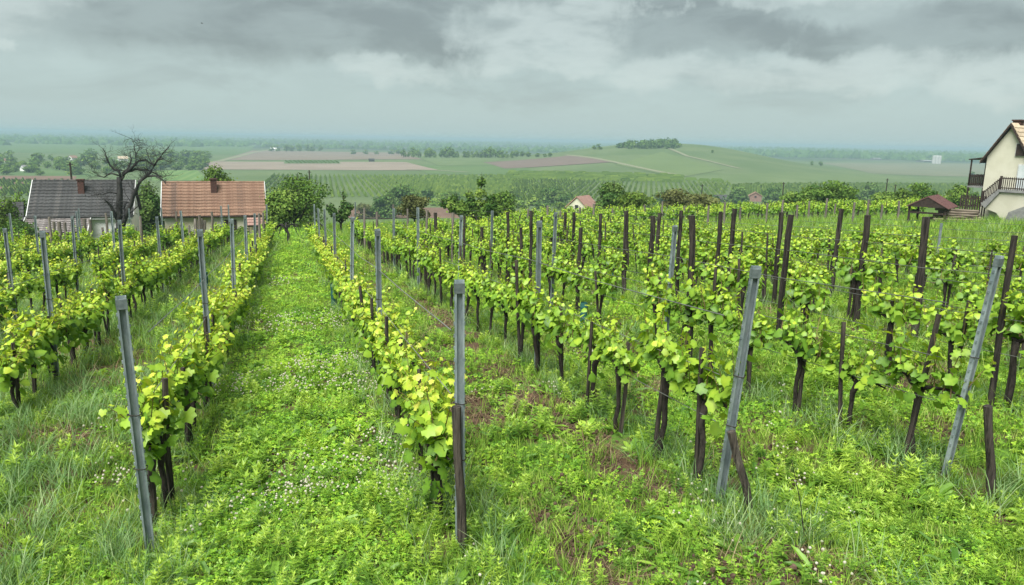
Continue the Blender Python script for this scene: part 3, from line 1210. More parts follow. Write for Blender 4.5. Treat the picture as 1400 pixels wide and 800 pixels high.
def red_tiled_house():
    D = 60.0
    b = at(295, D)
    h = thing('tiled_house', 'low house with weathered orange tiled roof and brick chimney', 'house', b, R(20))
    ze = pt(293, 295.5, D - 1.5)[2] - b[2]
    zr = pt(293, 249.5, D + 1.3)[2] - b[2]
    L, y0, y1 = 7.65, -1.5, 4.1
    gable_body(h, -L / 2 + .2, L / 2 - .2, y0 + .25, y1 - .25, ze - .06, zr - .22, M_yell)
    roof_slope(h, L, (y0, ze), ((y0 + y1) / 2, zr), M_red, 11, 40, trim=M_trim)
    m = MB()
    m.prism([(-L / 2, (y0 + y1) / 2, zr), (-L / 2, y1, ze), (-L / 2, y1, ze - .1), (-L / 2, (y0 + y1) / 2, zr - .1)], (L, 0, 0))
    link('rear_roof', m.mesh('rear_roof', M_red), h)
    m = MB()
    for i in range(26):
        x = -L / 2 + (i + .5) * L / 26
        m.tube([(x - L / 52 - .02, 1.3, zr + .02), (x + L / 52, 1.3, zr + .035)], [.08, .095], 6)
    stuff(link('ridge_tile_row', m.mesh('ridge_tile_row', M_red), h))
    c = chimney(h, -.02, .55, zr - 1.2, zr + .28, .46, M_brick)
    m = MB()
    m.box((-.02, .36, zr - .78), (1.0, .12, .07))
    m2 = link('chimney_ladder', m.mesh('chimney_ladder', M_brown), h)
    lt = roof_slope(h, 1.45, (y0 - .9, ze - .72), (y0 + .08, ze - .14), M_pink, 3, 8, name='porch_roof')
    lt.location.x = 3.05
    for x in (2.45, 3.7):
        m = MB()
        m.box((x, y0 - .8, (ze - .8) / 2 - .4), (.1, .1, ze + .0))
        link('porch_post', m.mesh('porch_post', M_greyw), h)
    m = MB()
    m.box((1.1, y0 + .22, ze - 1.35), (.9, .08, 2.0))
    d = link('door', m.mesh('door', M_brown), h)
    m = MB()
    m.box((1.42, y0 + .165, ze - 1.4), (.04, .04, .14))
    link('handle', m.mesh('handle', M_steel), d)
    m = MB()
    m.tube([(-L / 2, y0 - .06, ze - .04), (L / 2, y0 - .06, ze - .06)], .055, 8)
    link('gutter', m.mesh('gutter', M_brown), h)


def small_house(name, label, px, base_y, D, wpx, hpx, wallm, roofm, rotz, eave=.55, group=None):
    """a small far house: gabled body, two roof slopes with verges, gable window"""
    b = at(px, D) if base_y is None else hit(px, base_y)
    dist = b[1]
    s = dist / FPX
    w, hh = wpx * s, hpx * s
    h = thing(name, label, 'house', b, rotz, group)
    L = w * 1.15
    gable_body(h, -L / 2, L / 2, -w / 2, w / 2, hh * eave, hh * .97, wallm)
    for sgn, nm in ((-1, 'roof'), (1, 'roof')):
        m = MB()
        a = (sgn * (w / 2 + .08 * w), hh * (eave - .05))
        t = hh * .05
        m.prism([(-L / 2 - .05 * w, a[0], a[1]), (-L / 2 - .05 * w, 0, hh), (-L / 2 - .05 * w, 0, hh + t), (-L / 2 - .05 * w, a[0], a[1] + t)], (L + .1 * w, 0, 0))
        link(nm, m.mesh(nm, roofm), h)
    m = MB()
    m.box((-L / 2 - .02 * w, 0, hh * .55), (.03 * w, .16 * w, .16 * hh))
    link('window', m.mesh('window', M_glass), h)
    return h


def pickets(mb, a, b, h, step, w=.05, t=.03):
    a, b = Vector(a), Vector(b)
    n = max(2, int((b - a).length / step))
    d = (b - a)
    ang = math.atan2(d.y, d.x)
    rot = Matrix.Rotation(ang, 3, 'Z')
    for i in range(n + 1):
        p = a + d * (i / n)
        mb.box(p + Vector((0, 0, h / 2)), (w, t, h + random.uniform(-.03, .03)), rot)


def railing(parent, a, b, h, step=.13, name='railing'):
    """handrail and bottom rail with a joined row of pickets"""
    m = MB()
    m.tube([Vector(a) + Vector((0, .02, h - .1)), Vector(b) + Vector((0, .02, h - .1))], .035, 4)
    r_ = link(name, m.mesh(name, M_brown), parent)
    m = MB()
    m.tube([Vector(a) + Vector((0, .02, .12)), Vector(b) + Vector((0, .02, .12))], .035, 4)
    link('lower_rail', m.mesh('lower_rail', M_brown), r_)
    m = MB()
    pickets(m, a, b, h, step)
    stuff(link('picket_row', m.mesh('picket_row', M_brown), r_))
    for q in (a, b):
        m = MB()
        m.box(Vector(q) + Vector((0, 0, h / 2)), (.09, .09, h + .12))
        link('newel_post', m.mesh('newel_post', M_brown), r_)
    return r_


def cream_house():
    D = 53.0
    b = at(1367, D)
    th0 = R(-58)
    h = thing('hillside_house', 'cream two storey house with outside stairs and dark picket railings', 'house', b, th0)
    nx = np.array([math.sin(th0), -math.cos(th0), 0])
    ex = np.array([math.cos(th0), math.sin(th0), 0])

    def XZ(px, py, yo=0.0):
        """local x and z where the ray through a picture point meets the plane y = yo of the house"""
        d = ray(px, py)
        t = ((b - CAM) @ nx - yo) / (d @ nx)
        p = CAM + d * t - b
        return float(p @ ex) - off[0], float(p[2])
    off = [0.0]
    x_ap, zr = XZ(1385, 171)
    hw0, ze = XZ(1350, 214)
    hw, Ld = x_ap - hw0, 7.0
    off[0] = x_ap
    h.location = b + ex * x_ap
    print('cream house half width', hw, 'ridge', zr, 'eave', ze)
    m = MB()
    m.prism([(-hw, 0, -1.2), (hw, 0, -1.2), (hw, 0, ze), (0, 0, zr - .12), (-hw, 0, ze)], (0, Ld, 0))
    link('wall', m.mesh('wall', M_cream), h)
    # roof slopes: turn the x-along-ridge helper by 90 degrees with its own pivot
    for sgn in (-1, 1):
        piv = link('roof', None, h)
        ov = .30
        m = MB()
        a = (sgn * (hw + ov), ze - ov * (zr - ze) / hw)
        th = .11
        m.prism([(a[0], -.28, a[1]), (0, -.28, zr), (0, -.28, zr + th), (a[0], -.28, a[1] + th)], (0, Ld + .5, 0))
        sl = link('roof_deck', m.mesh('roof_deck', M_brown), piv)
        n = 9
        ln = math.hypot(hw + ov, zr - a[1])
        st = ln / n
        for k in range(n):
            co = tile_course(28, Ld + .45, st, M_pale, 'tile_course', 300 + k + (9 if sgn > 0 else 0))
            q = k / n
            o = link('tile_course', co, piv)
            stuff(o)
            slope = math.atan2(zr - a[1], hw + ov)
            o.matrix_basis = Matrix.Translation((a[0] * (1 - q), Ld / 2 - .03, a[1] + (zr - a[1]) * q + th + .004)) @ Matrix.Rotation(math.pi / 2 if sgn > 0 else -math.pi / 2, 4, 'Z') @ Matrix.Rotation(slope, 4, 'X')
        m = MB()
        m.prism([(a[0], -.33, a[1] - .06), (0, -.33, zr - .06), (0, -.33, zr + th + .03), (a[0], -.33, a[1] + th + .03)], (0, .045, 0))
        link('verge_board', m.mesh('verge_board', M_brown), piv)
    chimney(h, -.10, .9, zr - .9, zr + .30, .50, M_brick)
    # shuttered attic window and pale door on the landing
    m = MB()
    xw, zw = XZ(1397, 205)
    m.box((xw, -.03, zw), (.72, .08, .88))
    wn = link('window', m.mesh('window', M_trim), h)
    m = MB()
    m.box((xw, -.09, zw), (.62, .05, .80))
    link('shutter', m.mesh('shutter', M_brown), wn)
    zf = XZ(1380, 260, -1.25)[1]
    xl, xd = XZ(1366, 258, -1.25)[0], XZ(1400, 240)[0]
    m = MB()
    m.box((xd, -.03, zf + .85), (.85, .08, 1.75))
    dr = link('door', m.mesh('door', M_trim), h)
    m = MB()
    m.box((xd, -.085, zf + .83), (.70, .05, 1.62))
    link('door_leaf', m.mesh('door_leaf', M_door), dr)
    # landing and stair wedge
    m = MB()
    m.prism([(xl, -1.25, zf), (4.2, -1.25, zf), (4.2, -1.25, zf - .16), (xl - .1, -1.25, zf - .16)], (0, 1.25, 0))
    link('landing', m.mesh('landing', M_conc), h)
    xs0, zs0 = XZ(1341, 279, -1.25)
    m = MB()
    n = 9
    prof = []
    for i in range(n):
        x0 = xs0 + (xl - xs0) * i / n
        x1 = xs0 + (xl - xs0) * (i + 1) / n
        z = zs0 + (zf - zs0) * (i + 1) / n
        prof += [(x0, -1.25, z - (zf - zs0) / n), (x0, -1.25, z)]
    prof += [(xl, -1.25, zf), (xl + .02, -1.25, zf - .25), (xs0 + .3, -1.25, zs0 - .25)]
    m.prism(prof[::-1], (0, 1.2, 0))
    link('stair', m.mesh('stair', M_conc), h)
    m = MB()
    m.prism([(q[0], -1.1, q[1]) for q in (XZ(1344, 284, -1.1), XZ(1352, 275, -1.1), (xl, zf - .2), (4.2, zf - .17), (4.2, -1.0), XZ(1376, 312, -1.1), XZ(1362, 291, -1.1))], (0, 1.05, 0))
    link('stair_wall', m.mesh('stair_wall', M_cream), h)
    railing(h, (xs0, -1.2, zs0), (xl, -1.2, zf), .86)
    railing(h, (xl + .05, -1.2, zf), (4.1, -1.2, zf), .86)
    # side balcony under a thin awning
    m = MB()
    m.box((-hw - .62, 1.3, zf + .02), (1.2, 2.2, .12))
    link('balcony', m.mesh('balcony', M_conc), h)
    railing(h, (-hw - 1.15, .25, zf + .08), (-hw - .05, .25, zf + .08), .8)
    railing(h, (-hw - 1.15, .25, zf + .08), (-hw - 1.15, 2.35, zf + .08), .8)
    m = MB()
    za = ze - .28
    m.prism([(-hw - 1.3, .1, za), (-hw + .05, .1, za + .2), (-hw + .05, .1, za + .27), (-hw - 1.3, .1, za + .07)], (0, 2.4, 0))
    link('awning', m.mesh('awning', M_brown), h)
    for yy in (.25, 2.3):
        m = MB()
        m.box((-hw - 1.15, yy, (za + zf) / 2 - .9), (.08, .08, za - zf + 1.8))
        link('awning_post', m.mesh('awning_post', M_brown), h)
    # grey rounded cellar front
    m = MB()
    pr = []
    cx, rx, rz = XZ(1398, 300, -2.0)[0], 1.25, XZ(1390, 283, -2.0)[1] + .25
    for i in range(13):
        a = math.pi * i / 12
        jj = 1 + .05 * math.sin(i * 2.3)
        pr.append((cx + rx * math.cos(a) * jj, -2.0, -.25 + rz * math.sin(a) * jj))
    m.prism(pr[::-1], (0, .85, 0))
    link('cellar_front', m.mesh('cellar_front', M_conc), h)


def garden_fence():
    b = at(1327, 53.5)
    f = thing('picket_fence', 'short dark picket fence between the shelter and the stairs', 'fence', b, R(-25))
    z0 = pt(1327, 286, 53.5)[2] - b[2]
    m = MB()
    for q in (.25, .75):
        m = MB()
        m.box((0, .03, z0 + q), (1.5, .04, .07))
        link('rail', m.mesh('rail', M_brown), f)
    n = 11
    for i in range(n):
        m = MB()
        m.box((-.75 + 1.5 * i / (n - 1), 0, (z0 + .95) / 2), (.09, .03, z0 + .95 + random.uniform(-.05, .05)))
        link('picket', m.mesh('picket', M_brown), f)


def shelter():
    D = 53
    b = at(1272, D)
    g_ = thing('garden_shelter', 'small open timber shelter with red brown roof on the grass', 'shelter', b, R(-40))
    base = pt(1272, 300, D)[2] - b[2]
    za, ze = pt(1260, 268, D)[2] - b[2], pt(1275, 281.5, D)[2] - b[2]
    hw, L = 1.22, 3.2
    for sgn in (-1, 1):
        m = MB()
        a = (sgn * (hw + .12), ze - .08)
        m.prism([(a[0], -L / 2, a[1]), (0, -L / 2, za), (0, -L / 2, za + .05), (a[0], -L / 2, a[1] + .05)], (0, L, 0))
        rf = link('roof', m.mesh('roof', M_sheet), g_)
        m = MB()
        for i in range(12):
            y = -L / 2 + (i + .5) * L / 12
            m.prism([(a[0] * 1.0, y - .02, a[1] + .05), (0, y - .02, za + .05), (0, y - .02, za + .075), (a[0], y - .02, a[1] + .075)], (0, .04, 0))
        stuff(link('roof_seam', m.mesh('roof_seam', M_sheet), rf))
    m = MB()
    m.prism([(-hw - .1, -L / 2 + .04, ze - .02), (hw + .1, -L / 2 + .04, ze - .02), (0, -L / 2 + .04, za - .03)], (0, .05, 0))
    link('gable_board', m.mesh('gable_board', M_brown), g_)
    for x in (-hw + .1, hw - .1):
        for y in (-L / 2 + .3, L / 2 - .3):
            m = MB()
            m.box((x, y, (ze + base - .5) / 2), (.13, .13, ze - base + .5))
            link('post', m.mesh('post', M_brown), g_)
    for x in (-hw + .1, hw - .1):
        m = MB()
        m.box((x, 0, base + (ze - base) * .55), (.09, L - .6, .12))
        link('rail', m.mesh('rail', M_brown), g_)
    m = MB()
    m.box((0, -L / 2 + .3, base + (ze - base) * .55), (2 * hw - .2, .09, .12))
    link('rail', m.mesh('rail', M_brown), g_)


def timber_stack():
    D = 51.5
    rr = random.Random(5)
    where = ['at the bottom front', 'at the bottom middle', 'at the bottom back', 'in the lower layer at front', 'in the lower layer at back',
             'in the middle layer at front', 'in the middle layer at back', 'in the upper layer at front', 'in the upper layer at back', 'lying on top']
    lay = [(0, -.35), (0, 0), (0, .35), (1, -.2), (1, .2), (2, -.18), (2, .2), (3, -.1), (3, .15), (4, 0)]
    b = at(1309, D)
    z0 = pt(1309, 301, D)[2] - .05
    for i, (lv, yy) in enumerate(lay):
        L = rr.uniform(2.3, 3.3) - lv * .12
        m = MB()
        k = 7
        ps = []
        for j in range(5):
            q = j / 4 - .5
            ps.append((q * L, rr.uniform(-.03, .03), rr.uniform(-.025, .025)))
        m.tube(ps, [rr.uniform(.075, .11) for _ in ps], k, jit=.25)
        o = link('old_beam', m.mesh('old_beam', M_log))
        o.location = (b[0] + rr.uniform(-.2, .2), b[1] + yy, z0 + .09 + lv * .155)
        o.rotation_euler = (0, rr.uniform(-.04, .04), R(-16) + rr.uniform(-.1, .1))
        tag(o, f'weathered grey beam {where[i]} of the timber pile by the shelter', 'beam', 'beams in the timber pile')


def far_buildings():
    small_house('small_house', 'small cream gabled house with pink tiled roof beyond the vines', 796, 297, None, 30, 28, M_cream, M_pink, R(58), .5)
    small_house('village_house', 'tiny white house at the near edge of the distant village', 38, 234, None, 12, 8, M_white, M_conc, R(60), .45)
    small_house('village_house', 'white gable half hidden at the far end of the village trees', 12, 223, None, 8, 6, M_white, M_red, R(40), .5)
    small_house('village_house', 'pale house among the village trees above the bare tree', 168, 220, None, 10, 6, M_white, M_pale, R(40), .5)
    small_house('village_house', 'pale roofed house in the middle of the village trees', 100, 219, None, 8, 6, M_white, M_red, R(70), .5)
    small_house('small_house', 'grey roofed house half hidden between trees beyond the vines', 985, 276, None, 20, 9, M_conc, M_slate, R(30), .4)
    small_house('small_house', 'pink house wall between trees beyond the far vine strip', 1032, 275, None, 16, 12, M_pink, M_red, R(75), .6)
    small_house('farm_shed', 'tiny white farm building beside the track across the fields', 374, 206, None, 6, 4, M_white, M_white, R(20), .6)
    small_house('farm_shed', 'small dark hut at the end of the pale ploughed field', 508, 221, None, 6, 4, M_slate, M_slate, R(20), .7)
    small_house('field_barn', 'low white barn left of the white silo block on the plain', 1266, 222, None, 16, 3, M_conc, M_conc, R(10), .7) and None
    small_house('field_barn', 'white roofed barn among far trees on the plain', 1197, 219, None, 9, 3, M_conc, M_conc, R(10), .7)
    b = hit(1280, 224)
    s = b[1] / FPX
    t = thing('silo_block', 'tall white silo building standing alone on the hazy plain', 'silo', b)
    for i in range(3):
        m = MB()
        m.tube([((i - 1) * 3.9 * s, 0, 0), ((i - 1) * 3.9 * s, 0, 9.5 * s)], 2.05 * s, 10)
        link('silo', m.mesh('silo', M_trim), t)
    m = MB()
    m.box((0, 0, 10.2 * s), (10 * s, 3 * s, 1.6 * s))
    link('head_house', m.mesh('head_house', M_trim), t)
    # dark shed among bushes beside the dark-roofed house
    b = at(15, 64)
    h = thing('garden_shed', 'dark roofed shed among bushes beside the dark tiled house', 'shed', b, R(28))
    ze = pt(15, 300, 64)[2] - b[2]
    zr = pt(15, 277, 65)[2] - b[2]
    m = MB()
    m.box((0, 1, ze / 2 - .5), (1.6, 1.8, ze + 1))
    link('wall', m.mesh('wall', M_greyw), h)
    roof_slope(h, 1.9, (0, ze - .1), (1.2, zr), M_slate, 5, 9)


# ------------------------------------------------------------------ trees
def crown_mesh(name, mat, lumps, n, size, tint, flat=1.0, seed=0):
    """leaf clumps spread through a set of lumps: (centre, radii, weight)"""
    r = np.random.default_rng(seed)
    wts = np.array([l[2] for l in lumps], float)
    wts /= wts.sum()
    which = r.choice(len(lumps), n, p=wts)
    ce = np.array([l[0] for l in lumps])[which]
    ra = np.array([l[1] for l in lumps])[which]
    d = r.normal(0, 1, (n, 3))
    d /= np.linalg.norm(d, axis=1, keepdims=True)
    rad = r.uniform(.2, 1, n) ** .45 * (1 + np.abs(r.normal(0, .20, n)) * (r.random(n) < .35))
    P = ce + d * ra * rad[:, None]
    lt = r.normal(0, .17, len(lumps))[which]
    T = np.clip(tint + lt + r.normal(0, .16, n), 0, 1)
    nr = d * .9 + r.normal(0, .5, (n, 3)) + np.array([0, 0, .45])
    mb = MB()
    mb.leaves(LEAF_FAR_V, LEAF_FAR_F, P, rot_from_normal(nr, r.uniform(0, 6.283, n)), size * r.uniform(.6, 1.45, n), T)
    return mb.mesh(name, mat)


def branch_tree(px, ytop, wpx, D=None, base_y=None, mat=None, label='', name='tree', cat='tree', dens=1.0, tint=.5, seed=0, spiky=False, low=.25, bare=0.0, group=None, shift=0.0):
    r = np.random.default_rng(1000 + seed)
    b = at(px, D) if base_y is None else hit(px, base_y)
    dist = b[1]
    s = dist / FPX
    h = pt(px, ytop, dist)[2] - b[2]
    w = wpx * s / 2 * 1.2
    t = thing(name, label, cat, b, 0, group)
    tr = MB()
    th = h * low
    r0 = max(.05, h * .028)
    trunk = [(0, 0, -.2), (r.normal(0, .03) * h, 0, th * .5), (r.normal(0, .05) * h, r.normal(0, .04) * h, th)]
    tr.tube(trunk, [r0 * 1.25, r0, r0 * .85], 7, jit=.2)
    top = np.array(trunk[-1])
    lumps = []
    nl = int(10 + 5 * r.random()) if not spiky else 15
    cz = h * (low + 1) / 2
    hz = h * (1 - low) / 2
    limbs = []
    for k in range(nl):
        a = 6.283 * k / nl * 1.618 * 1.0 + r.normal(0, .4)
        if spiky:
            reach = r.uniform(.55, 1.0)
            tip = np.array([math.cos(a) * w * reach, math.sin(a) * w * reach * .8, th + (h - th) * (.80 - .55 * reach + r.uniform(0, .15))])
            if k == 0:
                tip = np.array([w * .16, 0, h * .93])
            elif k < 4:
                tip = np.array([w * (.16 + r.normal(0, .22)), w * r.normal(0, .2), h * r.uniform(.60, .74)])
            for q in (.45, .72):
                lumps.append((top * (1 - q) + tip * q, np.array([w * .17, w * .17, h * .10]), .8))
            c = tip
            rad = np.array([w * .13, w * .13, h * .085])
        else:
            q = r.uniform(-.75, .66)
            rr_ = w * math.sqrt(max(.05, 1 - q * q)) * r.uniform(.30, .70)
            if k % 3 == 0:
                rr_ *= .35
            c = np.array([math.cos(a) * rr_ + shift * w, math.sin(a) * rr_, cz + hz * q * .72])
            rad = np.array([w * r.uniform(.34, .50), w * r.uniform(.34, .50), hz * r.uniform(.32, .48)])
            if k == 0:
                c = np.array([r.normal(0, .15) * w, 0, h - hz * .36])
                rad = np.array([w * .42, w * .42, hz * .36])
        mid = top * .45 + c * .55 + np.array([0, 0, -.05 * h])
        tr.tube([top, mid, c, c + (c - mid) * .5], [r0 * .7, r0 * .45, r0 * .22, r0 * .08], 5, jit=.2)
        for _ in range(3 if bare < .3 else 9):
            e = c + r.normal(0, 1, 3) * rad * .75
            tr.tube([mid * .4 + c * .6, (c + e) / 2 + r.normal(0, .05, 3) * h, e], [r0 * .2, r0 * .13, r0 * .05], 4)
        lumps.append((c, rad, .7 if spiky else rad[0] * rad[2]))
    if low < .2:           # shrubs and bushy trees are leafy down to the grass
        for k in range(5):
            a = k * 1.256 + r.normal(0, .3)
            spiky or lumps.append((np.array([math.cos(a) * w * .42, math.sin(a) * w * .42, h * r.uniform(.12, .3)]), np.array([w * .40, w * .40, h * .2]), w * h * .07))
    link('trunk', tr.mesh('trunk', M_wood, True), t)
    npx = wpx * abs(h / s)
    n = int(np.clip(npx * 1.7 * dens, 160, 7000))
    size = max(2.7 * s, .10)
    stuff(link('crown', crown_mesh('crown', mat, lumps, n, size, tint, seed=2000 + seed), t))
    return t


def trees():
    BT = branch_tree
    T1, T2, T3, T4 = M_tree1, M_tree2, M_tree3, M_tree4
    BT(203, 247, 46, D=66, mat=T2, label='dark green tree filling the gap between the two tiled houses', seed=1, low=.1, dens=1.3)
    BT(190, 262, 22, D=70, mat=T2, label='narrow dark tree against the side wall of the dark tiled house', seed=31, low=.1)
    BT(302, 227, 54, D=84, mat=T3, label='light green tree rising behind the orange tiled roof', seed=2, low=.35, dens=.8)
    BT(405, 238, 84, D=61, mat=T1, label='big bushy tree beside the orange tiled house', seed=3, low=.12, dens=1.25, tint=.52)
    BT(378, 262, 34, D=60, mat=T1, label='green bush between orange tiled house and big bushy tree', name='bush', cat='bush', seed=4, low=.1)
    BT(467, 262, 38, D=56, mat=T2, label='dark thin crowned tree just behind the clover lane end', seed=5, low=.22, dens=.55, spiky=True)
    BT(527, 262, 34, base_y=298, mat=T2, label='dark green tree before the brown ploughed strip', seed=6, low=.15)
    BT(551, 252, 44, base_y=293, mat=T2, label='tallest dark tree beside the brown ploughed strip', seed=7, low=.15)
    BT(568, 266, 46, D=64, mat=T4, label='olive fruit tree above the brown ploughed strip', seed=8, low=.22, dens=.8)
    BT(650, 244, 78, D=58, mat=T1, label='young walnut tree with tall spiky shoots behind the vines', seed=9, low=.15, spiky=True, dens=.85)
    BT(690, 261, 34, D=84, mat=T1, label='rounded green tree behind the spiky walnut tree', seed=10, low=.15)
    BT(584, 258, 20, base_y=276, mat=T2, label='small dark bush at the field edge past the olive fruit tree', name='bush', cat='bush', seed=11, low=.1)
    BT(609, 263, 26, base_y=278, mat=T1, label='hedge bush behind the spiky walnut tree, house side', name='bush', cat='bush', seed=12, low=.08)
    BT(626, 262, 22, base_y=277, mat=T2, label='dark hedge bush touching the spiky walnut tree', name='bush', cat='bush', seed=13, low=.08)
    BT(700, 262, 30, base_y=280, mat=T2, label='dim bush in the hedge before the small cream house', name='bush', cat='bush', seed=14, low=.08)
    BT(730, 267, 20, base_y=281, mat=T1, label='small round tree second along from the small cream house', seed=15, low=.1)
    BT(758, 256, 40, base_y=281, mat=T2, label='round dark tree standing beside the small cream house', seed=16, low=.12)
    BT(840, 249, 52, base_y=297, mat=T2, label='dense dark tree hiding the side of the small cream house', seed=17, low=.08, dens=1.4)
    BT(868, 262, 50, D=74, mat=T3, label='loose light green tree in front of dense dark tree', seed=18, low=.25, dens=.7)
    BT(926, 258, 56, D=72, mat=T4, label='twiggy olive fruit tree at the far vine strip', seed=19, low=.3, dens=.5, bare=.6)
    BT(958, 264, 44, D=70, mat=T4, label='leaning olive fruit tree with arched bare trunk', seed=20, low=.3, dens=.5, bare=.6)
    BT(1010, 254, 34, base_y=279, mat=T2, label='dark round tree between the grey roof and the pink wall', seed=21, low=.12)
    BT(1057, 256, 36, base_y=280, mat=T2, label='dark round tree just past the pink house wall', seed=22, low=.12)
    BT(1102, 252, 42, D=95, mat=T1, label='green tree merging with the widest tree beyond the vine strip', seed=23, low=.12)
    BT(1145, 247, 66, D=90, mat=T1, label='widest green tree beyond the far vine strip', seed=24, low=.15, dens=1.2, tint=.55)
    BT(1080, 262, 26, D=98, mat=T1, label='small green tree between two taller trees past the vine strip', seed=25, low=.12)
    BT(1187, 249, 32, base_y=283, mat=T2, label='dark upright tree beside the bare utility poles', seed=26, low=.12)
    BT(1212, 262, 40, D=100, mat=T1, label='low spreading tree under the bare utility poles', seed=27, low=.1)
    BT(1265, 250, 58, base_y=284, mat=T1, label='broad tree rising behind the red brown shelter roof', seed=28, low=.12)
    BT(1235, 258, 34, base_y=284, mat=T3, label='pale green tree by the garden shelter, field side', seed=29, low=.12)
    BT(1310, 253, 34, base_y=284, mat=T1, label='hazy green tree between shelter roof and cream house', seed=30, low=.12)
    BT(1338, 268, 22, D=62, mat=T1, label='small tree under the side balcony of the cream house', seed=32, low=.12)
    BT(8, 266, 40, D=60, mat=T3, label='light green bush by the dark roofed shed', name='bush', cat='bush', seed=33, low=.05)
    BT(28, 262, 26, D=68, mat=T1, label='bush between dark roofed shed and dark tiled house', name='bush', cat='bush', seed=34, low=.08)
    BT(20, 297, 60, D=50, mat=T2, label='low dark shrub in front of the dark roofed shed', name='shrub', cat='shrub', seed=35, low=.05, dens=.8)
    BT(500, 278, 34, base_y=297, mat=T4, label='low brownish bush by the ploughed strip beside the lane end', name='bush', cat='bush', seed=36, low=.05)
    BT(905, 262, 22, base_y=281, mat=T1, label='small green tree beside the twiggy olive fruit tree', seed=37, low=.12)
    for i, (px, yt, w_) in enumerate([(232, 312, 30), (258, 314, 30), (300, 312, 36), (330, 310, 30), (210, 314, 24), (160, 316, 26)]):
        BT(px, yt, w_, D=54.5, mat=[T3, T1, T4][i % 3], label=f'rank green shrub, {nth(i + 1)} of those screening the wall of the tiled houses', name='shrub', cat='shrub', seed=80 + i, low=.05, dens=1.0, group='shrubs before the tiled houses')
    for i, (px, yt, w_, by) in enumerate([(600, 271, 30, 281), (640, 272, 30, 282), (668, 272, 26, 283), (712, 274, 26, 285), (740, 276, 24, 286), (768, 277, 26, 287), (890, 271, 26, 284), (978, 268, 24, 280), (1032, 283, 20, 290), (1165, 262, 26, 283), (1330, 262, 20, 283), (820, 276, 20, 292)]):
        BT(px, yt, w_, base_y=by, mat=[T1, T2, T3][i % 3], label='low green bush ' + ['below the olive fruit tree crown', 'behind the spiky walnut tree stem', 'past the spiky walnut tree, hill side', 'before the dim hedge bush', 'between two hedge trees before the cream gabled house', 'at the wall of the small cream gabled house', 'behind the loose light green tree', 'behind the leaning olive fruit tree', 'under the pink house wall', 'between the widest tree and the dark upright tree', 'below the hazy tree by the cream house', 'between cream gabled house and dense dark tree'][i], name='bush', cat='bush', seed=50 + i, low=.06, group='bushes in the hedge line')


def far_tree_kinds():
    out = []
    for k in range(5):
        r = np.random.default_rng(70 + k)
        lumps = []
        for j in range(9):
            a = j * 1.3 + r.normal(0, .3)
            lumps.append((np.array([math.cos(a) * .20, math.sin(a) * .20, r.uniform(.18, .78)]), np.array([.15, .15, .16]) * r.uniform(.8, 1.35), 1.0))
        lumps.append((np.array([0, 0, .82]), np.array([.17, .17, .17]), 1.0))
        lumps.append((np.array([0, 0, .35]), np.array([.22, .22, .2]), 1.3))
        cm = crown_mesh('crown', M_tree1, lumps, 300, .115, .45, seed=80 + k)
        m = MB()
        m.tube([(0, 0, -.02), (.01, 0, .3), (0, .01, .7)], [.03, .025, .01], 5)
        out.append((m.mesh('trunk', M_wood), cm))
    return out


